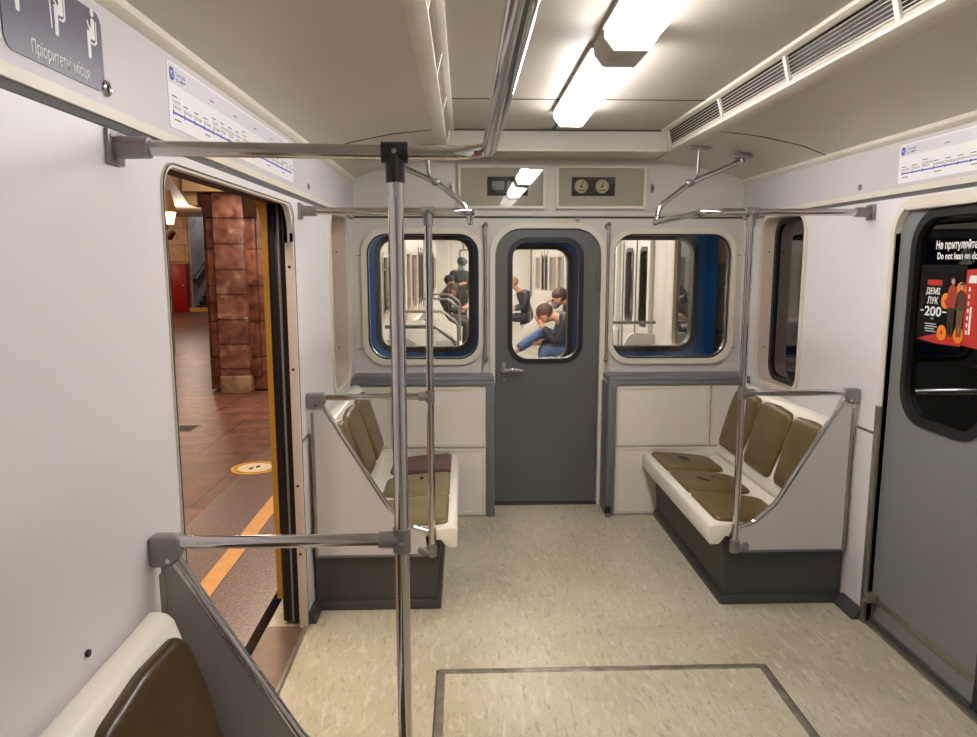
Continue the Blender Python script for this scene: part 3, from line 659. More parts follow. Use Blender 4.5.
# ================================================================== HANDRAILS
def wall_mount(bm, s, y, z):
    box(bm, s * (W - .010), s * W, y - .034, y + .034, z - .034, z + .034, .003)
    cyl(bm, (s * (W - .008), y, z), (s * (W - .075), y, z), .023, .0215)
def tee(bm, x, y, z, s, down=True):
    cyl(bm, (x - .028, y, z), (x + .028, y, z), .0225); cyl(bm, (x, y, z), (x, y, z - .062 if down else z + .062), .0215, .0205)
def screw(parent, x, y, z):
    bm = nb(); cyl(bm, (x, y, z), (x, y - .004, z), .0055, seg=10); obj('screw', bm, CHROME, parent)
def upper_rail(s, y, zr, fwd, label, tm, px=.705):
    xp = s * px; xe = s * .515
    t = thing('ceiling_handrail', (xp, y, zr), label, 'handrail')
    bm = nb()
    if fwd:
        tube(bm, [(s * (W - .06), y, zr), (xe, y, zr), (xe, 4.1, zr)], .0155, .085, 10)
        tube(bm, [(xe, 4.1, zr - .012), (xe + s * .02, 4.1, 1.925), (s * .70, 4.1, 2.052), (s * .975, 4.1, 2.17)], .0145, .10, 8)
        ball(bm, (xe, 4.1, zr), .018)
    else:
        tube(bm, [(s * (W - .06), y - .045, zr), (s * .69, y, zr), (xe - s * .018, y, zr), (xe - s * .018, YB + .3, zr)], .0155, .075, 10)
    obj('tube', bm, CHROME, t)
    bm = nb(); wall_mount(bm, s, y if fwd else y - .05, zr); m = obj('wall_mount', bm, CAST, t)
    for dy in ((-.022, .022) if fwd else (-.072, -.028)):
        bm = nb(); cyl(bm, (s * (W - .010), y + dy, zr + .02), (s * (W - .014), y + dy, zr + .02), .006, seg=10); obj('screw', bm, CHROME, m)
    if fwd:
        bm = nb(); tube(bm, [(s * .705, 4.1, 2.055), (s * .74, 4.1, 2.10), (s * .745, 4.1, 2.242)], .010, .03, 5); ball(bm, (s * .70, 4.1, 2.052), .022, (1.3, 1, 1)); box(bm, s * .68, s * .81, 4.07, 4.13, 2.232, 2.244, .002); obj('ceiling_strap', bm, CAST, t)
        bm = nb(); box(bm, s * .93, s * 1.03, 4.06, 4.14, 2.185, 2.20, .003); cyl(bm, (s * .985, 4.1, 2.165), (s * .985, 4.1, 2.20), .017); obj('ceiling_plate', bm, CAST, t)
    return t
def pole(s, y, z0, zr, zl, label, tm_top, tm_low, foot, px=.705):
    x = s * px
    t = thing('grab_pole', (x, y, z0), label, 'grab pole')
    bm = nb(); tube(bm, [(x, y, z0 + .0), (x, y, zr)], .0165); obj('tube', bm, CHROME, t)
    bm = nb(); tee(bm, x, y, zr, s); f = obj('top_tee', bm, tm_top, t); screw(f, x, y - .0215, zr + .0)
    bm = nb(); cyl(bm, (x, y, zl - .028), (x, y, zl + .028), .0205); cyl(bm, (x, y, zl), (x + s * .052, y, zl), .0200, .0190); f = obj('lower_tee', bm, tm_low, t); screw(f, x, y - .0215, zl)
    bm = nb()
    if foot == 'floor': cyl(bm, (x, y, 0), (x, y, .012), .045); cyl(bm, (x, y, .01), (x, y, .05), .024)
    else: cyl(bm, (x, y, z0 - .008), (x, y, z0 + .05), .024); cyl(bm, (x, y - .002, z0 + .015), (x + s * .035, y - .002, z0 + .015), .02); ball(bm, (x + s * .045, y - .003, z0 + .02), .024, (1, .7, 1))
    obj('foot', bm, CAST, t)
    return t
def partition(s, y, m, label, low=.275, px=.705, zt=.99, dx=0.0, bx=0.0):
    t = thing('seat_partition', (s * 1.0, y, low), label, 'partition')
    pts = [(1.238, low), (1.238, zt - .01), (1.19 + dx * .6, zt - .01), (.905 + dx, .505), (.80 + dx, .408), (.735, .388), (.728, low)]
    o = [(s * a, b) for a, b in fillet([Vector(p) for p in pts], [.005, .005, .01, .15, .08, .01, .01], 6, True)]
    bm = nb(); plate(bm, [o], 'Y', y - .009, y + .009); obj('panel', bm, m, t)
    e = fillet([Vector((1.205 + dx * .6, zt - .015)), Vector((.905 + dx, .505)), Vector((.80 + dx, .408)), Vector((.722, .388))], [0, .16, .1, 0], 8)
    bm = nb(); tube(bm, [(s * p.x, y, p.y) for p in e], .0125); obj('edge_tube', bm, CHROME, t)
    bm = nb(); box(bm, s * .735, s * 1.24, y - .013, y + .013, low - .008, low + .004, .002); obj('bottom_edging', bm, GREYTRIM, t)
    bm = nb(); box(bm, s * 1.228, s * 1.243, y - .013, y + .013, low, zt - .07, .003); obj('wall_edging', bm, ALU, t)
    bm = nb(); tube(bm, [(s * .74, y, zt), (s * 1.20, y, zt)], .0150); obj('top_rail', bm, CHROME, t)
    bm = nb(); k = [(1.258, zt + .019), (1.192 - bx, zt + .019), (1.188 - bx, zt - .02), (1.202 - bx, zt - .044), (1.222, zt - .052), (1.258, zt - .052)]
    extr(bm, [(s * a, b) for a, b in k], 'Y', y - .022, y + .020, .007, 3); f = obj('corner_bracket', bm, CAST, t); screw(f, s * 1.215, y - .022, zt - .034)
    return t
YF = 3.245; YN = 1.60
upper_rail(-1, YF, 1.838, True, 'curved ceiling handrail above the left far seats', BLACKF)
upper_rail(1, YF, 1.838, True, 'curved ceiling handrail above the right far seats', CAST)
upper_rail(-1, YN, 1.849, False, 'bright handrail running from the left wall and bending back overhead, nearest the viewer', BLACKF)
pole(-1, YF, .275, 1.838, 1.020, 'slim chrome pole at the corner of the left far seats', CAST, CAST, 'panel')
pole(1, YF, .275, 1.838, 1.028, 'slim chrome pole at the corner of the right far seats', CAST, CAST, 'panel', .718)
pole(-1, YN, 0.0, 1.849, .992, 'tall chrome pole in the foreground with black top tee', BLACKF, CAST, 'floor', .695)
partition(-1, YF, PARTG, 'pinkish grey seat end partition beyond the open doorway', zt=1.020, bx=.018)
partition(1, YF, PARTG, 'light grey seat end partition beside the right sliding door', zt=1.028, px=.718)
partition(-1, YN, PARTD, 'seat end partition with backlit shade in its grey, lower left foreground', zt=.992, px=.695, dx=.035)

# ================================================================== SEATS
def bench(s, y0, y1, near, label, covers, n=3, shell=SHELL, kick=KICK, group=None, tears=True, z=0, plain=False):
    """near: +1 when the partition is at y0, -1 when at y1"""
    t = thing('bench_seat', (s * .95, (y0 + y1) / 2, 0), label, 'bench', group)
    S = lambda pts: [(s * a, b) for a, b in pts]
    bm = nb(); p = [(.590, .305), (.585, .31), (.583, .385), (.590, .396), (.612, .402), (.70, .392), (1.0, .380), (1.06, .39), (1.09, .42), (1.11, .39), (1.05, .345), (.66, .345), (.63, .305)]
    p = [(a + .003, b + .010) for a, b in p]
    extr(bm, S(p), 'Y', y0, y1, .006)
    if not plain:
        ya, yb = (y0 - .042, y0 + .01) if near > 0 else (y1 - .01, y1 + .042)
        extr(bm, S([(.593, .315), (.588, .32), (.586, .395), (.593, .406), (.615, .412), (.684, .402), (.684, .352), (.663, .355), (.633, .315)]), 'Y', ya, yb, .006)
    obj('seat_shell', bm, shell, t)
    bm = nb(); p = [(1.062, .400), (1.052, .425), (1.188, .845), (1.202, .859), (1.222, .864), (1.244, .864), (1.244, .37), (1.09, .37)]
    extr(bm, S(p), 'Y', y0 + (.004), y1 - .004, .010, 3); obj('back_shell', bm, shell, t)
    bm = nb(); extr(bm, S([(.693, .0), (.668, .31), (.69, .345), (1.25, .345), (1.25, 0)]), 'Y', y0 + .01, y1); k = obj('base', bm, kick, t)
    bm = nb(); extr(bm, S([(.665, 0), (.665, .012), (.676, .035), (.693, .05), (.70, .05), (.70, 0)]), 'Y', y0 + .0, y1); box(bm, s * .668, s * 1.25, y0 - .008 if near > 0 else y1 - .01, y0 + .012 if near > 0 else y1 + .012, 0, .045, .005); obj('plinth', bm, kick, t)
    if not plain:
        ys = y0 + (y1 - y0) * .42
        bm = nb(); extr(bm, S([(.690, .05), (.668, .30), (.672, .30), (.694, .05)]), 'Y', ys - .003, ys + .003); obj('joint', bm, DARK, k)
    pit = (y1 - y0 - .02) / n
    for i in range(n):
        yc = (y0 + .012 + pit * (i + .5)) if near > 0 else (y1 - .012 - pit * (i + .5))
        w = pit / 2 - .004
        o = fillet([Vector(q) for q in ((-w, 0), (w, 0), (w * .97, .21), (w * .80, .36), (-w * .80, .36), (-w * .97, .21))], [.03, .03, .12, .07, .07, .12], 6, True)
        bm = nb(); cushion(bm, [tuple(q) for q in o], (s * .632, yc, .409), (0, 1, 0), Vector((s * .34, 0, -.022)).normalized(), (0, 0, 1), .026)
        c = obj('seat_cushion', bm, covers[i], t)
        if tears and not plain and i > 0 and s > 0:
            for dy, dx, ln, an in (((-.03, .125, .06, -.5), (.03, .20, .018, -.5)) if i == 1 else ((.0, .15, .065, -.42),)):
                q = fillet([Vector((-ln, 0)), Vector((0, -.020)), Vector((ln, 0)), Vector((0, .020))], .002, 2, True)
                fr = ((s * (.64 + dx), yc + dy, .4425 - .06 * dx), Vector((math.sin(an) * .9, math.cos(an), -.02)).normalized(), Vector((math.cos(an), -math.sin(an), -.06)).normalized(), (0, 0, 1))
                bm = nb(); patch(bm, [tuple(v) for v in q], fr, .0, .002); obj('tear', bm, TEAR, c)
        if tears and s < 0 and i == 1 and not plain:
            bm = nb(); box(bm, s * .80, s * .783, yc + .05, yc + .09, .423, .4285); obj('tear', bm, TEAR, c)
        d = Vector((s * .136, 0, .420)).normalized(); nrm = Vector((-s * .420, 0, .136)).normalized()
        o = fillet([Vector(q) for q in ((-w * .84, 0), (w * .84, 0), (w * .99, .25), (w * .93, .368), (0, .382), (-w * .93, .368), (-w * .99, .25))], [.035, .035, .25, .05, .4, .05, .25], 6, True)
        bm = nb(); cushion(bm, [tuple(q) for q in o], Vector((s * 1.067, yc, .470)) + d * .006, (0, 1, 0), d, nrm, .030)
        obj('back_cushion', bm, covers[i] if not (covers[i] is MAROON or covers[i] is OLIVE2) else OLIVE, t)
    return t
bench(-1, YF + .012, 4.508, 1, 'left far bench with cream shell, olive covers and one maroon seat cushion', [OLIVE2, OLIVE2, MAROON])
bench(1, YF + .012, 4.508, 1, 'right far bench with cream shell and torn olive covers', [OLIVE, OLIVE, OLIVE])
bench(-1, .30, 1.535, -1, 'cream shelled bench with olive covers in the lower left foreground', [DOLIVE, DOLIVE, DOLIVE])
bm = nb(); cyl(bm, (-W + .001, 1.30, .895), (-W + .006, 1.30, .895), .007, seg=12); single('wall_screw', bm, DARK, 'dark screw on the left wall above the foreground bench', 'screw')

# ================================================================== SIGNS ON THE FRIEZE
FX = W - .012
FR_L = ((-FX, 0, 0), (0, 1, 0), (0, 0, 1), (1, 0, 0))
FR_L0 = FR_L; FR_L = ((-FX, -.02, 0),) + FR_L[1:]
t = thing('priority_seat_sign', (-FX, 1.35, 1.945), 'violet grey sign with white seated figures and the words Пріоритетні місця on the left frieze', 'sign')
bm = nb(); patch(bm, rrect(1.212, 1.528, 1.944, 2.088, .024, 5), FR_L, .0, .002); obj('plate', bm, SIGN, t)
def picto(u, v, k, cane, sling):
    """white seated figure facing left, on a bracket shaped seat"""
    bm = nb(); P = lambda pts: [(u + a * k, v + b * k) for a, b in pts]
    patch(bm, P([(.05 * math.cos(a * PI / 10) + .065, .46 + .058 * math.sin(a * PI / 10)) for a in range(20)]), FR_L, .002, .0008)
    patch(bm, P(fillet([Vector(q) for q in ((.02, .38), (.11, .38), (.12, .10), (-.01, .10), (-.03, -.20), (-.10, -.20), (-.11, .18), (.0, .19))], .03, 4, True) and [tuple(q) for q in fillet([Vector(q) for q in ((.02, .38), (.11, .38), (.12, .09), (-.02, .08), (-.03, -.20), (-.11, -.20), (-.11, .19), (.01, .20))], .025, 4, True)]), FR_L, .002, .0008)
    patch(bm, P([(.145, .36), (.175, .36), (.165, .06), (.10, .015), (-.005, .02), (-.005, .045), (.09, .045), (.135, .09)]), FR_L, .002, .0008)
    if cane: patch(bm, P([(-.20, -.14), (-.175, -.14), (-.185, .30), (-.14, .31), (-.02, .20), (-.03, .17), (-.13, .26), (-.15, .34), (-.22, .33)]), FR_L, .002, .0008)
    if sling: patch(bm, P([(-.10, .30), (-.075, .33), (-.03, .25), (.03, .22), (.03, .19), (-.05, .21)]), FR_L, .002, .0008)
    return bm
obj('pictogram', picto(1.263, 2.035, .13, False, True), PAPER, t); obj('pictogram', picto(1.375, 2.030, .13, True, False), PAPER, t); obj('pictogram', picto(1.485, 2.022, .13, False, True), PAPER, t)
bm = nb(); text(bm, 'Пріоритетні місця', 1.285, 1.470, 1.950, 1.979, FR_L, .0025); obj('lettering', bm, PAPER, t)
def route_map(name, u0, u1, fr, st, lx, ly, label, sgn=1):
    t = thing(name, Vector(fr[0]) + Vector(fr[1]) * (u0 + u1) / 2 + Vector((0, 0, 1.94)), label, 'route map', 'line maps on the friezes')
    bm = nb(); patch(bm, rrect(u0, u1, 1.940, 2.094, .010, 4), fr, .0, .0015); obj('sheet', bm, PAPER, t)
    bm = nb(); patch(bm, [(u0 + .01, 2.045), (u1 - .01, 2.045), (u1 - .01, 2.088), (u0 + .01, 2.088)], fr, .0013, .0006); obj('header_band', bm, PAPER2, t)
    bm = nb(); patch(bm, [(u0 + .022, ly), (u1 - .03, ly), (u1 - .03, ly + .005), (u0 + .022, ly + .005)], fr, .0016, .0006)
    n = len(st); step = (u1 - u0 - .08) / max(1, n - 1)
    for i in range(n):
        u = u0 + .024 + i * step; patch(bm, [(u, ly - .003), (u + .004, ly - .003), (u + .004, ly + .009), (u, ly + .009)], fr, .0018, .0006)
    obj('line_diagram', bm, LINEBLUE, t)
    bm = nb(); patch(bm, [(u0 + .026 + .015 * math.cos(a * PI / 10), 2.066 + .016 * math.sin(a * PI / 10)) for a in range(20)], fr, .0021, .0006); l = obj('line_badge', bm, LINEBLUE, t)
    bm = nb(); text(bm, 'M2', u0 + .016, u0 + .036, 2.059, 2.073, fr, .0030); obj('badge_letters', bm, PAPER, l)
    bm = nb(); text(bm, 'Синя лінія', u0 + .05, u0 + .11, 2.066, 2.078, fr, .0024); text(bm, 'Blue line', u0 + .05, u0 + .095, 2.053, 2.062, fr, .0024); obj('title', bm, LINEBLUE, t)
    for i, w in enumerate(st):
        bm = nb()
        u = u0 + .022 + i * step; ws = w.split('|')
        for j, a in enumerate(ws):
            z = ly + .012 + .0125 * (len(ws) - 1 - j); text(bm, a, u, u + min(step * .94, .0070 * len(a) + .005), z, z + .0104, fr, .0024)
        z = ly + .012 + .0125 * len(ws) + .003; patch(bm, [(u, z), (u + .03, z), (u + .03, z + .0028), (u, z + .0028)], fr, .0018, .0004)
        obj('station_name', bm, INK, t)
    bm = nb()
    for i in range(0, n, 3):
        u = u0 + .03 + i * step; patch(bm, [(u, ly - .014), (u + .04, ly - .014), (u + .04, ly - .011), (u, ly - .011)], fr, .0018, .0004); patch(bm, [(u + .05, 2.058), (u + .08, 2.058), (u + .08, 2.061), (u + .05, 2.061)], fr, .0024, .0004)
    obj('small_print', bm, INK, t)
route_map('route_map', 1.845, 3.115, FR_L, ['Героїв|Дніпра', 'Мінська', 'Оболонь', 'Почайна', 'Тараса|Шевченка', 'Контрактова|площа', 'Поштова|площа', 'Майдан|Незалежності', 'Площа|Українських|Героїв', 'Олімпійська', 'Палац|Україна', 'Либідська', 'Деміївська', 'Голосіївська', 'Васильківська', 'Виставковий|центр', 'Іподром', 'Теремки'], 0, 1.974, 'long white line map above the open doorway on the left')
FR_RF = ((FX, 0, 0), (0, -1, 0), (0, 0, 1), (-1, 0, 0))
route_map('route_map', -3.045, -1.80, FR_RF, ['Теремки', 'Іподром', 'Виставковий|центр', 'Васильківська', 'Голосіївська', 'Деміївська', 'Либідська', 'Палац|Україна', 'Олімпійська', 'Площа|Українських|Героїв', 'Майдан|Незалежності', 'Поштова|площа', 'Контрактова|площа', 'Тараса|Шевченка', 'Почайна', 'Оболонь', 'Мінська', 'Героїв|Дніпра'], 0, 1.974, 'white line map on the right frieze above the sliding door')
for s, y, r, lab in ((-1, 1.513, .012, 'round chromed lock socket beside the priority seat sign'), (-1, 3.385, .010, 'small square key socket on the left frieze past the line map'), (1, 3.335, .010, 'small square key socket on the right frieze before the line map')):
    t = thing('key_socket', (s * FX, y, 1.945), lab, 'lock')
    bm = nb(); tube(bm, [(s * (FX - .003), y + r * math.cos(a * PI / 12), 1.955 + r * math.sin(a * PI / 12)) for a in range(24)], .004, closed=True, res=3); obj('collar', bm, CHROME if y < 2 else CAST, t)
    bm = nb(); cyl(bm, (s * FX, y, 1.955), (s * (FX - .002), y, 1.955), r, seg=20); obj('hole', bm, DARK, t)
    if y > 2:
        bm = nb(); box(bm, s * (FX - .006), s * FX, y - .003, y + .004, 1.95, 1.96); obj('pin', bm, BRASS, t)

# ================================================================== STATION (left)
ZP = -.02
bm = nb(); box(bm, -16, -2.30, -2, 34, ZP - .2, ZP); struct('station_floor', bm, GRANITE, 'red brown polished granite platform floor', 'floor')
bm = nb(); box(bm, -2.30, -1.50, -2, 34, ZP - .2, ZP); struct('station_floor_edge', bm, GRANITEG, 'speckled grey brown strip at the platform edge', 'floor')
bm = nb(); box(bm, -1.915, -1.815, -1, 30, ZP, ZP + .003); single('platform_line', bm, YLINE, 'yellow warning line along the platform edge', 'line')
t = thing('floor_sticker', (-2.23, 5.70, ZP), 'round yellow distancing sticker on the platform floor', 'sticker')
el = lambda r: [(-2.24 + r * .185 * math.cos(a * PI / 16), 5.76 + r * .185 * math.sin(a * PI / 16)) for a in range(32)]
bm = nb(); plate(bm, [el(1)], 'Z', ZP, ZP + .002); obj('border', bm, STICKY, t)
bm = nb(); plate(bm, [el(.86), el(.80)], 'Z', ZP + .002, ZP + .003); obj('ring', bm, mat('sticker_ochre', (150, 106, 30), .6), t)
bm = nb(); plate(bm, [el(.70)], 'Z', ZP + .002, ZP + .003); obj('centre', bm, STICKW, t)
bm = nb()
for a, b in ((-2.262, 5.735), (-2.222, 5.785)): plate(bm, [[(a + .016 * math.cos(q * PI / 6), b + .035 * math.sin(q * PI / 6)) for q in range(12)]], 'Z', ZP + .003, ZP + .004)
obj('footprints', bm, DARK, t)
t = thing('floor_drain', (-3.32, 7.2, ZP), 'small dark grated drain in the platform floor', 'drain')
bm = nb(); box(bm, -3.44, -3.22, 7.06, 7.34, ZP, ZP + .004); obj('frame', bm, ALU, t)
bm = nb()
for i in range(6): box(bm, -3.425, -3.235, 7.085 + i * .042, 7.108 + i * .042, ZP + .004, ZP + .006)
obj('grate', bm, DARK, t)
def pillar(x, y, label, detail=True):
    t = thing('station_pillar', (x, y, ZP), label, 'pillar', 'red marble pillars on the platform')
    bm = nb(); box(bm, x - .185, x + .185, y - .06, y + .9, ZP + .22, 2.46, .01); obj('shaft', bm, REDMARBLE, t)
    for q in (-1, 1):
        bm = nb(); box(bm, x + q * .24 - .06, x + q * .24 + .06, y + .02, y + .85, ZP + .2, 2.46, .008); obj('pilaster', bm, REDMARBLE2, t)
    bm = nb(); box(bm, x - .36, x + .36, y + .10, y + 1.0, ZP + .02, 2.46, .01); obj('core', bm, REDMARBLE2, t)
    bm = nb(); box(bm, x - .19, x + .19, y - .075, y + .88, ZP, ZP + .22, .012); obj('base', bm, stone('tan_marble%.1f' % y, [(120, 92, 66), (168, 138, 106), (190, 160, 128)], 4, .4), t)
    for q in (-1, 1):
        bm = nb(); extr(bm, [(y - .12, 2.43), (y + .1, 2.43), (y + .1, 2.15), (y - .02, 2.17)], 'X', x + q * .25 - .06, x + q * .25 + .06); obj('corbel', bm, BROWNWOOD, t)
    bm = nb(); box(bm, x - .5, x + .5, y - .14, y + 1.0, 2.46, 3.3, .01); obj('capital', bm, CREAMST, t)
    bm = nb(); extr(bm, [(x - .82, 3.28), (x - .80, 2.85), (x - .46, 2.30), (x - .36, 2.30), (x - .36, 3.28)], 'Y', y - .05, y + .95, .01); obj('springer', bm, CREAMST, t)
    return t
pillar(-3.435, 9.25, 'red marble pillar with pale base seen through the open doorway')
for y in (5.2 - .0, 13.3, 17.4): 
    if y != 5.2: pillar(-3.435, y, 'red marble pillar farther along the platform, hidden past the doorway')
bm = nb(); box(bm, -16, -4.6, -2, 25, 3.1, 3.2); struct('station_ceiling', bm, PLASTER, 'pinkish plaster ceiling of the station hall', 'ceiling')
bm = nb(); box(bm, -4.6, -1.7, -2, 34, 3.3, 3.4); struct('station_ceiling_side', bm, PLASTER, 'plaster ceiling over the platform', 'ceiling')
bm = nb(); box(bm, -16, -9.72, 25, 25.3, ZP, 4.4); struct('station_wall', bm, TANTILE, 'tan tiled wall at the far end of the hall', 'wall')
bm = nb(); box(bm, -9.74, -9.67, 25, 31, ZP, 4.4); struct('station_wall_stair', bm, GREYMARBLE, 'polished grey marble wall beside the stairs', 'wall')
bm = nb(); box(bm, -10, -2, 31, 31.2, ZP, 5.5); struct('station_wall_back', bm, GREYMARBLE, 'grey marble wall behind the stairs', 'wall')
bm = nb(); box(bm, -16.1, -16, -2, 25, ZP, 3.2); struct('station_wall_side', bm, TANTILE, 'tan wall of the hall', 'wall')
t = thing('staircase', (-8.2, 27, ZP), 'dark stone staircase climbing beside the grey marble wall', 'stairs')
for k in range(16):
    bm = nb(); box(bm, -9.66, -6.9, 25.2 + k * .32, 25.2 + (k + 1) * .32 + .02, ZP + .16 * k, ZP + .16 * (k + 1), .004); st = obj('step', bm, STEP, t)
    bm = nb(); box(bm, -9.65, -6.91, 25.19 + k * .32, 25.24 + k * .32, ZP + .16 * (k + 1), ZP + .16 * (k + 1) + .005); obj('nosing', bm, mat('nosing%d' % k, (128, 108, 98), .5) if k == 0 else bpy.data.materials['nosing0'], st)
bm = nb(); box(bm, -9.75, -6.9, 24.8, 25.0, ZP, ZP + .12); single('stair_kerb', bm, YLINE, 'pale tan kerb at the foot of the stairs', 'kerb')
bm = nb(); tube(bm, [(-9.57, 25.0, 1.0), (-9.57, 30.2, 3.55)], .09); 
for yy in (25.4, 27.2, 29.0): tube(bm, [(-9.57, yy, 1.2 + (yy - 25.4) * .49), (-9.69, yy, 1.1 + (yy - 25.4) * .49)], .03)
single('stair_handrail', bm, BROWNWOOD, 'brown handrail climbing along the marble stair wall', 'handrail')
t = thing('fire_cabinet', (-10.08, 25, ZP), 'tall red cabinet against the tan tiled wall', 'cabinet')
bm = nb(); box(bm, -10.38, -9.76, 24.72, 24.998, ZP, 1.56, .02); obj('body', bm, REDBOX, t)
bm = nb(); box(bm, -10.35, -9.79, 24.705, 24.72, ZP + .06, 1.5, .01); d = obj('door', bm, REDBOX, t)
bm = nb(); box(bm, -9.88, -9.83, 24.67, 24.705, .7, .86, .008); obj('handle', bm, CHROME, d)
t = thing('lamp_pylon', (-5.88, 13.0, ZP), 'dark brown pylon below the glowing wall lamp', 'pylon')
bm = nb(); box(bm, -6.08, -5.70, 13.0, 13.12, ZP, 2.0, .02); obj('shaft', bm, BROWNWOOD, t)
bm = nb(); extr(bm, [(-6.12, 2.0), (-5.66, 2.0), (-5.58, 2.12), (-5.62, 2.17), (-6.12, 2.10)], 'Y', 12.95, 13.16, .01); obj('cap', bm, BROWNWOOD, t)
bm = nb(); box(bm, -5.74, -5.69, 12.985, 13.0, 1.02, 1.08); obj('indicator', bm, mat('green_mark', (60, 140, 80), .5), t)
t = thing('wall_lamp', (-5.76, 13.06, 2.15), 'glowing amber wall lamp with tan shade on the station pylon', 'lamp')
bm = nb(); cyl(bm, (-5.76, 13.06, 2.13), (-5.76, 13.06, 2.28), .06, .10); obj('holder', bm, BROWNWOOD, t)
bm = nb(); cyl(bm, (-5.76, 13.06, 2.27), (-5.76, 13.06, 2.48), .17, .22); obj('bowl', bm, SCONCE, t)
bm = nb(); cyl(bm, (-5.76, 13.06, 2.47), (-5.76, 13.06, 2.84), .235, .15); obj('shade', bm, CREAMST, t)

# ================================================================== TUNNEL (right) and gap
bm = nb(); box(bm, 2.55, 2.75, -5, 22, -1.2, 3.4); struct('tunnel_wall', bm, TUNNEL, 'rough brown tunnel wall beyond the right windows', 'wall')
for i, z in enumerate((.55, .78, 1.32, 1.55)):
    bm = nb(); xr = 2.5505 - .028 - .01 * (i % 2); tube(bm, [(xr, -4, z), (xr, 8, z + .02), (xr, 21, z)], .028 + .01 * (i % 2)); single('tunnel_cable', bm, RUBBER, ('lowest black cable on the tunnel wall', 'second black cable from below on the tunnel wall', 'third black cable from below on the tunnel wall', 'topmost black cable on the tunnel wall')[i], 'cable', 'cables on the tunnel wall')
bm = nb(); box(bm, W + .135, W + .15, YB, 1.7, -.25, 2.5); box(bm, W + .135, W + .15, 3.2, 3.80, -.25, 2.5); box(bm, W + .135, W + .15, 4.5, 4.9, -.25, 2.5)
bm.free()
bm = nb(); plate(bm, [[(YB, -.25), (1.6, -.25), (1.6, 1.9), (3.25, 1.9), (3.25, -.25), (4.86, -.25), (4.86, 2.55), (YB, 2.55)], rrect(3.885, 4.41, .925, 1.86, .09)], 'X', W + .136, W + .150)
struct('wall_right_outer', bm, BLUE, 'blue outer skin of the carriage behind the right wall', 'wall')

# ================================================================== NEXT CARRIAGE
NY = 5.36; NE = 19.5
t = thing('train_carriage', (0, NY, -.1), 'blue neighbouring carriage with bright white interior seen through the end windows', 'carriage')
NW = [(-1.19, -.485, .968, 1.81), (.455, 1.160, .968, 1.81)]; ND = (-.27, .242, .875, 1.742)
holes = [rrect(*q, .13) for q in NW] + [rrect(*ND, .12)]
sq = [(-1.345, -.25), (1.315, -.25), (1.315, 2.6), (-1.345, 2.6)]
bm = nb(); plate(bm, [sq] + holes, 'Y', NY, NY + .03); obj('end_wall', bm, BLUE, t, label='blue painted end wall')
bm = nb(); plate(bm, [[(-1.27, 0), (1.27, 0), (1.27, 2.4), (-1.27, 2.4)]] + holes, 'Y', NY + .03, NY + .06); obj('end_lining', bm, NWHITE, t)
for q in NW + [ND]:
    a, b, c, d = q
    bm = nb(); plate(bm, [rrect(a - .006, b + .006, c - .006, d + .006, .135), rrect(a + .032, b - .032, c + .032, d - .032, .10)], 'Y', NY - .014, NY + .07); g = obj('window_gasket', bm, GASKET, t)
    bm = nb(); plate(bm, [rrect(a + .02, b - .02, c + .02, d - .02, .11)], 'Y', NY + .02, NY + .024); obj('pane', bm, GLASSN, g)
bm = nb(); box(bm, -1.3, 1.3, NY + .03, NE, -.1, 0); obj('floor', bm, NFLOOR, t)
bm = nb(); extr(bm, [(-1.27, 2.12), (-1.05, 2.22), (-.6, 2.3), (.6, 2.3), (1.05, 2.22), (1.27, 2.12), (1.27, 2.4), (-1.27, 2.4)], 'Y', NY + .03, NE); obj('ceiling', bm, NWHITE, t)
bm = nb(); box(bm, -1.27, 1.27, NE, NE + .05, 0, 2.4); obj('far_wall', bm, NWHITE, t)
bm = nb(); plate(bm, [rrect(-.62, .0, .05, 1.88, .05)], 'Y', NE - .02, NE); obj('far_door', bm, mat('far_door_white', (206, 208, 200), .45), t)
bm = nb(); plate(bm, [rrect(-.68, .06, .0, 1.95, .06), rrect(-.64, .02, .02, 1.91, .05)], 'Y', NE - .03, NE); obj('far_door_trim', bm, GREYTRIM, t)
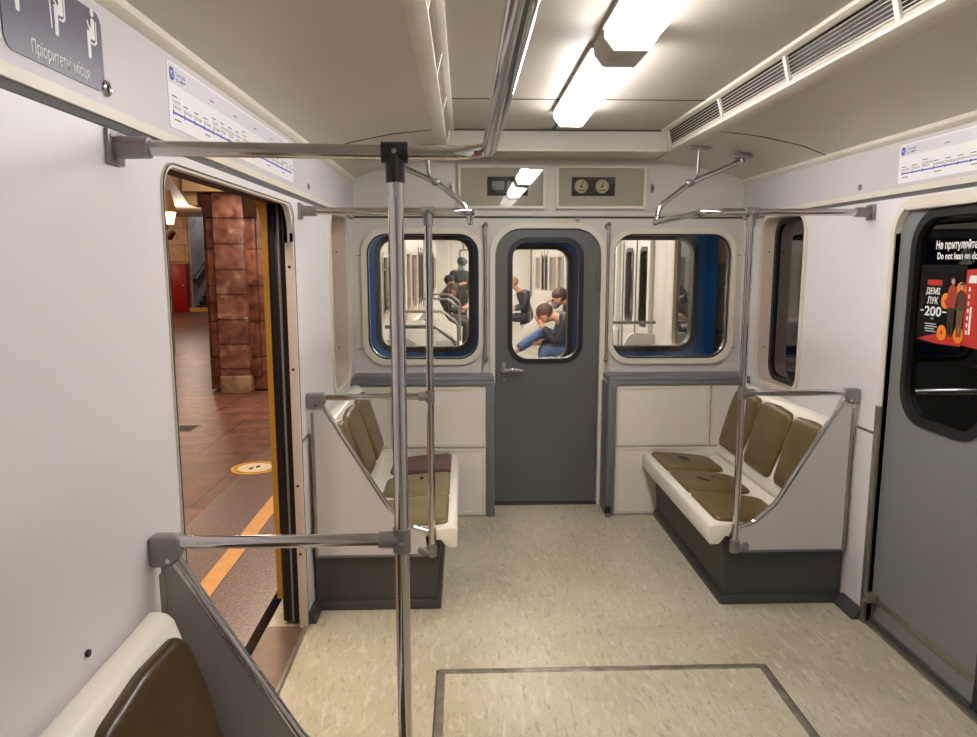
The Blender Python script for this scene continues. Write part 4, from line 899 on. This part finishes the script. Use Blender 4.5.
def nwall(s):
    o = [(NY + .03, 0), (NE, 0), (NE, 2.15), (NY + .03, 2.15)]
    H = []
    if s > 0: H += [(5.72, 6.30, .88, 1.88)] 
    else: H += [(6.42, 7.55, 1.13, 1.69)]
    ys = [(8.55, 9.75), (9.95, 11.15)] + [(13.0, 14.2), (14.4, 15.6), (17.4, 18.6)]
    H += [(a, b, .95, 1.75) for a, b in ys]
    D = [(7.02, 7.64), (7.68, 8.30), (11.45, 12.05), (12.1, 12.7), (15.9, 16.5), (16.55, 17.15)]
    for a, b in D:
        if s > 0 or a > 8: H.append((a + .13, b - .13, .98, 1.76))
    bm = nb(); plate(bm, [o] + [rrect(*q, .09, 5) for q in H], 'X', s * W, s * (W + .05)); obj('side_wall', bm, NWHITE, t)
    for q in H:
        bm = nb(); plate(bm, [rrect(q[0] - .012, q[1] + .012, q[2] - .012, q[3] + .012, .10, 5), rrect(q[0] + .03, q[1] - .03, q[2] + .03, q[3] - .03, .07, 5)], 'X', s * (W - .008), s * (W + .03)); g = obj('window_frame', bm, GASKET if q[1] - q[0] < .5 else PINKISH, t)
        bm = nb(); plate(bm, [rrect(q[0] + .01, q[1] - .01, q[2] + .01, q[3] - .01, .08, 5)], 'X', s * (W + .02), s * (W + .024)); obj('pane', bm, GLASSD, g)
    for a, b in D[::2]:
        bm = nb(); box(bm, s * (W - .012), s * (W + .004), b + .012, b + .03, .02, 1.85); box(bm, s * (W - .012), s * (W + .004), a - .02, a - .005, .02, 1.85); box(bm, s * (W - .012), s * (W + .004), b + .64, b + .655, .02, 1.85); obj('door_joint', bm, GREYTRIM, t)
    for (a, b) in ((6.42, 7.0), (8.4, 8.5), (12.75, 12.9)):
        bm = nb(); box(bm, s * (W - .05), s * W, b - .05, b + .03, .0, 2.1, .01); obj('pilaster', bm, NWHITE, t)
nwall(-1); nwall(1)
bm = nb(); box(bm, -(W + .02), -(W - .004), 6.40, 7.57, 1.54, 1.565); obj('transom', bm, ALU, t)
for k in range(5):
    y = 6.3 + k * 2.7
    l = thing('carriage_lamp', (0, y + .9, 2.3), 'bright ceiling lamp inside the next carriage', 'lamp', 'lamps inside the next carriage')
    bm = nb(); box(bm, -.14, .14, y - .02, y + 1.82, 2.285, 2.30); obj('base', bm, NWHITE, l)
    bm = nb(); box(bm, -.12, .12, y, y + 1.8, 2.25, 2.285, .01); obj('diffuser', bm, LAMP2, l)

def nbench(s, y0, y1, n, label, ends):
    b = bench(s, y0, y1, 1, label, [NCUSH] * n, n, NSHELL, NSHELL, None, False, plain=True)
    return b
def nend(s, y, label, q=0.0):
    """curved white end panel with a bent tube on top"""
    t = thing('seat_end_panel', (s * .95, y, .2), label, 'partition', 'seat end panels in the next carriage')
    o = fillet([Vector(p) for p in ((1.24, .2), (1.24, .95 + q), (1.0 - q * 2, .97 + q), (.92 - q * 2, .80 + q), (.86 - q, .62), (.66 - q, .50), (.60 - q, .36), (.66 - q, .2))], [.01, .03, .10, .15, .18, .10, .08, .04], 6, True)
    bm = nb(); plate(bm, [[(s * p.x, p.y) for p in o]], 'Y', y - .02, y + .02, .006); obj('panel', bm, NSHELL, t)
    bm = nb(); tube(bm, [(s * 1.24, y, 1.06), (s * .80, y, 1.06), (s * .62, y, .92), (s * .62, y, .28)], .016, .12, 8); obj('bent_tube', bm, CAST, t)
nbench(-1, 5.46, 6.35, 2, 'white bench at the near left end of the next carriage', 0)
nbench(1, 5.46, 6.75, 3, 'white bench at the near right end of the next carriage', 0)
nbench(1, 8.42, 11.2, 6, 'long white bench with seated men on the right of the next carriage', 0)
nbench(-1, 8.42, 11.2, 6, 'long white bench on the left of the next carriage behind the near end panel', 0)
nbench(-1, 12.9, 15.6, 6, 'long white bench under the woman on the left of the next carriage', 0)
nbench(1, 12.9, 15.6, 6, 'far white bench on the right of the next carriage under the blond passenger', 0)
nend(-1, 6.37, 'white end panel with bent tube at the near left bench of the next carriage')
nend(1, 6.78, 'white end panel with bent tube at the near right bench of the next carriage')
nend(-1, 8.38, 'white end panel with bent tube before the middle left bench of the next carriage')
nend(-1, 12.85, 'white end panel with bent tube in front of the seated woman')
nend(-1, 11.25, 'white end panel with bent tube behind the middle left bench of the next carriage')
nend(1, 11.25, 'white end panel with bent tube behind the seated men')
nend(1, 12.85, 'white end panel with bent tube before the blond passenger', .16)
for s, lab in ((-1, 'ceiling handrail along the left of the next carriage'), (1, 'ceiling handrail along the right of the next carriage')):
    r = thing('carriage_handrail', (s * .55, 12, 1.88), lab, 'handrail', 'handrails of the next carriage')
    bm = nb(); tube(bm, [(s * .55, 8.6, 1.9), (s * .55, 11.1, 1.9)], .016); tube(bm, [(s * .55, 13, 1.9), (s * .55, 15.6, 1.9)], .016); obj('rail', bm, CAST, r)
    for y in (8.6, 11.1, 13.0, 15.6):
        bm = nb(); tube(bm, [(s * .55, y, 1.9), (s * .66, y, 2.29)], .013); obj('hanger', bm, CAST, r)
for s, y, lab in ((1, 12.85, 'thin pole beside the blond passenger in the next carriage'),):
    bm = nb(); tube(bm, [(s * .62, y, .28), (s * .62, y, 2.27)], .015); single('carriage_pole', bm, CAST, lab, 'grab pole')

# ------------------------------------------------------------------ people
def skin_obj(name, verts, edges, rad, m, parent, lvl=1):
    me = bpy.data.meshes.new(name); bm = bmesh.new(); lay = bm.verts.layers.skin.verify(); c = wloc(parent)
    vs = []
    for p, r in zip(verts, rad):
        v = bm.verts.new(Vector(p)); v[lay].radius = (r, r); vs.append(v)
    vs[0][lay].use_root = True
    for a, b in edges: bm.edges.new((vs[a], vs[b]))
    bm.to_mesh(me); bm.free(); me.materials.append(m)
    o = bpy.data.objects.new(name, me); COL.objects.link(o); o.parent = parent
    sk = o.modifiers.new('skin', 'SKIN'); sk.use_smooth_shade = True
    ss = o.modifiers.new('sub', 'SUBSURF'); ss.levels = lvl; ss.render_levels = lvl
    return o
def person(loc, rot, label, J, coat, trou, hair, shoe, mask=None, cap=None, longhair=False, skirt=None, scale=1.0, gender_w=1.0, collar=None):
    t = thing('person', loc, label, 'person'); t.rotation_euler = (0, 0, rot); t.scale = (scale,) * 3
    old = wloc(t)
    V = lambda k: Vector(J[k])
    names = ['pelvis', 'waist', 'chest', 'neckb', 'neck', 'jaw', 'head', 'crown']
    pel, wai, che, nkb, hd = V('pelvis'), V('waist'), V('chest'), V('neckb'), V('head')
    look = Vector(J.get('look', (0, 1, 0))).normalized(); up = (hd - nkb).normalized()
    upv = (Vector((0, 0, 1)) * .75 + up * .5); upv = (upv - look * upv.dot(look)).normalized()
    side = look.cross(upv).normalized()
    vt = [pel, wai, che, nkb, nkb.lerp(hd, .45), hd - upv * .055 + look * .012, hd, hd + upv * .06 - look * .01]
    rd = [.12, .115, .13, .06, .052, .066, .088, .072]
    ed = [(i, i + 1) for i in range(7)]
    def add(p, r, a): vt.append(Vector(p)); rd.append(r); ed.append((a, len(vt) - 1)); return len(vt) - 1
    add(hd - upv * .012 + look * .108, .017, 6)                       # nose
    for q in (-1, 1): add(hd + side * q * .098 - upv * .01, .018, 6)   # ears
    for q in 'LR':
        a = add(V('sh' + q), .058, 2); b = add(V('el' + q), .044, a); c = add(V('wr' + q), .030, b)
        d = (V('wr' + q) - V('el' + q)).normalized(); h = Vector(J.get('curl' + q, (0, .3, .2)))
        h = (h - d * h.dot(d)).normalized(); wdt = d.cross(h).normalized()
        pm = add(V('wr' + q) + d * .055, .032, c)
        for k, ln in ((-1.5, .058), (-.5, .068), (.5, .064), (1.5, .05)):
            k0 = add(V('wr' + q) + d * .092 + wdt * k * .019, .0095, pm); k1 = add(vt[k0] + d * ln * .55 + h * .012, .0085, k0); add(vt[k1] + d * ln * .25 + h * ln * .4, .0075, k1)
        th = add(V('wr' + q) + d * .045 - wdt * .042 + h * .012, .0105, pm); add(vt[th] + d * .035 + h * .03, .0085, th)
        a = add(V('hip' + q), .088, 0); b = add(V('kn' + q), .058, a); c = add(V('an' + q), .038, b); add(V('toe' + q), .033, c)
    for v, r in zip(range(len(vt)), rd): pass
    O = lambda n, vv, ee, rr, m, lvl=1: skin_obj(n, vv, ee, rr, m, t, lvl)
    O('body', vt, ed, rd, SKIN, 2)
    # jacket / coat
    w = gender_w
    vv = [che, wai, nkb - (nkb - che) * .12]; rr = [.155 * w, .15 * w, .085]; ee = [(0, 1), (0, 2)]
    if skirt: vv.append(pel); rr.append(.165); ee.append((1, 3)); vv.append(Vector(skirt)); rr.append(.19); ee.append((3, 4))
    else: vv.append(wai.lerp(pel, .75)); rr.append(.15 * w); ee.append((1, 3))
    for q in 'LR':
        n = len(vv); vv += [V('sh' + q), V('el' + q), V('el' + q).lerp(V('wr' + q), .92)]; rr += [.085, .066, .047]; ee += [(0, n), (n, n + 1), (n + 1, n + 2)]
    O('jacket', vv, ee, rr, coat)
    vv = [pel]; rr = [.145]; ee = []
    for q in 'LR':
        n = len(vv); vv += [V('hip' + q), V('kn' + q), V('kn' + q).lerp(V('an' + q), .93)]; rr += [.105, .078, .056]; ee += [(0, n), (n, n + 1), (n + 1, n + 2)]
    O('trousers', vv, ee, rr, trou)
    for q in 'LR':
        a, b = V('an' + q), V('toe' + q); d = (b - a).normalized()
        O('shoe', [a - d * .05, a.lerp(b, .5), b + d * .03], [(0, 1), (1, 2)], [.046, .048, .040], shoe)
    bm = nb(); rotm = Matrix((side, look, upv)).transposed().to_4x4()
    loc_off = wloc(t)
    ball(bm, hd + upv * .038 - look * .026, .104, (1.0, 1.02, .95), rotm)
    if longhair: ball(bm, hd - upv * .08 - look * .05, .10, (1.1, .8, 1.7), rotm)
    for v in bm.verts: v.co += loc_off
    obj('hair', bm, hair, t)
    for q in (-1, 1):
        bm = nb(); ball(bm, hd + side * q * .034 + look * .086 + upv * .01, .0125, seg=10)
        for v in bm.verts: v.co += loc_off
        obj('eye', bm, DARK, t)
    if mask:
        bm = nb(); ball(bm, hd - upv * .062 + look * .062, .062, (1.15, .85, .9), rotm)
        for v in bm.verts: v.co += loc_off
        obj('face_mask', bm, mask, t)
    if cap:
        bm = nb(); ball(bm, hd + upv * .062 - look * .008, .112, (1.0, 1.08, .62), rotm); ball(bm, hd + upv * .045 + look * .10, .06, (1.2, 1.0, .2), rotm)
        for v in bm.verts: v.co += loc_off
        obj('cap', bm, cap, t)
    return t
NAVY = mat('navy_jacket', (28, 33, 48), .6, var=.15, scale=12); JEANS = mat('blue_jeans', (60, 86, 126), .7, var=.2, scale=14); BROWNH = mat('brown_hair', (88, 62, 44), .7); BLACKC = mat('black_coat', (40, 40, 42), .7, var=.1, scale=9)
DARKT = mat('dark_trousers', (44, 44, 52), .7); SHOE = mat('dark_shoe', (38, 36, 38), .5); SHOEW = mat('pale_shoe', (170, 170, 172), .5); GREYM = mat('grey_mask', (128, 130, 136), .7); BLUEM = mat('blue_mask', (140, 178, 206), .7)
BLOND = mat('blond_hair', (176, 138, 84), .7); WHITEH = mat('pale_hat', (206, 200, 190), .8, var=.2, scale=30); DARKH = mat('dark_hair', (42, 30, 26), .7); TEALJ = mat('black_green_coat', (36, 42, 44), .7); GREYJ = mat('grey_black_puffer', (52, 52, 56), .6)
SIT = dict(pelvis=(0, 0, .52), waist=(0, .03, .70), chest=(0, .08, .92), neckb=(0, .12, 1.07), head=(0, .18, 1.24), look=(0, 1, -.3),
           shL=(-.19, .09, 1.02), elL=(-.23, .14, .76), wrL=(-.08, .33, .70), shR=(.19, .09, 1.02), elR=(.23, .14, .76), wrR=(.08, .33, .72),
           hipL=(-.10, .06, .53), knL=(-.12, .48, .54), anL=(-.13, .46, .10), toeL=(-.14, .60, .05), hipR=(.10, .06, .53), knR=(.12, .48, .54), anR=(.13, .46, .10), toeR=(.14, .60, .05))
J = dict(SIT); J.update(waist=(0, .10, .70), chest=(0, .26, .90), neckb=(0, .38, .97), head=(0, .53, .99), look=(0, .8, -.6),
         shL=(-.19, .27, .95), elL=(-.17, .42, .68), wrL=(-.06, .56, .87), curlL=(0, .2, .5), shR=(.19, .27, .95), elR=(.2, .36, .70), wrR=(.04, .55, .66),
         knR=(.06, .52, .80), anR=(-.08, .90, .56), toeR=(-.10, 1.03, .58), knL=(-.10, .54, .58), anL=(-.11, .60, .12), toeL=(-.12, .75, .06))
person((.94, 8.72, 0), PI / 2, 'person in navy jacket and blue jeans sitting bent forward, hand at the face, legs crossed', J, NAVY, JEANS, BROWNH, SHOEW, scale=1.0)
bm = nb(); box(bm, .355, .43, 8.71, 8.75, .63, .69, .006); single('mobile_phone', bm, RUBBER, 'dark phone in the hand of the bent forward person', 'phone')
J = dict(SIT); J.update(chest=(0, .12, .95), neckb=(0, .18, 1.10), head=(0, .29, 1.16), look=(-.1, 1, -.35), shL=(-.19, .13, 1.03), shR=(.19, .13, 1.03))
person((.95, 9.35, 0), PI / 2, 'person with grey mask and dark jacket sitting behind the one in jeans', J, BLACKC, DARKT, BROWNH, SHOE, mask=GREYM)
J = dict(SIT); J.update(head=(0, .36, 1.20), neckb=(0, .24, 1.06), chest=(0, .16, .92))
person((.76, 14.4, 0), PI / 2, 'blond person in black sitting far off on the right, seen left in the door window', J, GREYJ, DARKT, BLOND, SHOE)
STAND = dict(pelvis=(0, 0, .92), waist=(0, .0, 1.08), chest=(0, .02, 1.28), neckb=(0, .03, 1.43), head=(0, .09, 1.58), look=(.5, .8, -.35),
             shL=(-.20, .02, 1.38), elL=(-.25, .0, 1.10), wrL=(-.22, .12, .88), shR=(.20, .02, 1.38), elR=(.25, .02, 1.12), wrR=(.15, .22, 1.16),
             hipL=(-.10, 0, .90), knL=(-.11, .03, .49), anL=(-.12, .0, .09), toeL=(-.14, .14, .04), hipR=(.10, 0, .90), knR=(.12, .04, .49), anR=(.13, .02, .09), toeR=(.17, .16, .04))
person((-.66, 15.6, 0), -PI * .75, 'standing person in long black coat, cap and blue mask in the left end window', STAND, TEALJ, DARKT, DARKH, SHOE, mask=BLUEM, cap=mat('dark_cap', (40, 42, 48), .7), skirt=(0, .0, .62))
J = dict(SIT); J.update(chest=(0, .16, .88), neckb=(0, .18, 1.02), head=(0, .24, 1.11), look=(0, .7, -.7), wrL=(-.06, .45, .78), wrR=(.06, .45, .80), shL=(-.18, .18, .97), shR=(.18, .18, .97))
person((-1.0, 13.3, 0), -PI / 2, 'person with long brown hair bent over a phone on the left bench', J, BLACKC, DARKT, mat('long_brown_hair', (70, 52, 42), .7), SHOE, longhair=True)
bm = nb(); box(bm, -.52, -.44, 13.28, 13.32, .80, .87, .005); single('mobile_phone', bm, PAPER2, 'pale phone held by the long haired person', 'phone')
J = dict(SIT)
person((-1.0, 14.1, 0), -PI / 2, 'person in a pale patterned hooded coat sitting beside the long haired one', J, WHITEH, DARKT, DARKH, SHOE)

# ================================================================== LIGHT
def area(name, loc, rot, sx, sy, col, e):
    l = bpy.data.lights.new(name, 'AREA'); l.shape = 'RECTANGLE'; l.size = sx; l.size_y = sy; l.energy = e; l.color = col
    o = bpy.data.objects.new(name, l); o.location = loc; o.rotation_euler = rot; COL.objects.link(o); return o
def point(name, loc, col, e, r=.15):
    l = bpy.data.lights.new(name, 'POINT'); l.energy = e; l.color = col; l.shadow_soft_size = r
    o = bpy.data.objects.new(name, l); o.location = loc; COL.objects.link(o); return o
# unseen station lights; nearer platform ones added to brighten carriage gap and yellow edge
for y in (.8, 3.6, 8, 14): area('unseen_platform_lamp', (-2.7, y, 3.27), (0, 0, 0), .4, 2.0, (1, .82, .66), 85)
for x, y in ((-7, 12), (-8, 20), (-12, 21)): point('hall_lamp', (x, y, 2.55), (1, .80, .64), 95, .25)
point('stair_lamp', (-8.5, 26.5, 4.6), (.95, .95, 1.0), 120)
point('sconce_lamp', (-5.84, 12.7, 2.45), (1, .72, .42), 14)
for y in (2.0, 5.1, 9.0): point('tunnel_fill', (2.25, y, 2.95), (1, .80, .58), 30)  # no known fixtures; lights added to brighten tunnel wall and carriage gap
w = bpy.data.worlds.new('world'); SC.world = w; w.use_nodes = True
w.node_tree.nodes['Background'].inputs[0].default_value = (1, .9, .8, 1); w.node_tree.nodes['Background'].inputs[1].default_value = 0.006

# ================================================================== CAMERA
F, CX, CY, VX, VY = 730., 488.5, 368.5, 464., 262.
d = Vector(((VX - CX) / F, -(VY - CY) / F, 1)).normalized()
a = math.asin(-d.x); th = math.atan2(d.y, d.z)
fw = Vector((math.sin(a) * math.cos(th), math.cos(a) * math.cos(th), -math.sin(th))); rt = Vector((math.cos(a), -math.sin(a), 0)); up = Vector((math.sin(a) * math.sin(th), math.cos(a) * math.sin(th), math.cos(th)))
cam = bpy.data.cameras.new('camera'); co = bpy.data.objects.new('camera', cam); COL.objects.link(co)
M = Matrix((rt, up, -fw)).transposed().to_4x4(); M.translation = Vector((-.55, 0, 1.62)); co.matrix_world = M
cam.sensor_width = 36; cam.lens = 36 * F / 977; cam.clip_start = .05; cam.clip_end = 100
SC.camera = co
vs = SC.view_settings; vs.view_transform = 'Standard'; vs.look = 'None'; vs.gamma = 1; vs.use_curve_mapping = False; vs.exposure = 0.0
SC.cycles.use_denoising = True
SC.cycles.max_bounces = 10; SC.cycles.transparent_max_bounces = 16; SC.cycles.diffuse_bounces = 5
SC.cycles.sample_clamp_indirect = 6
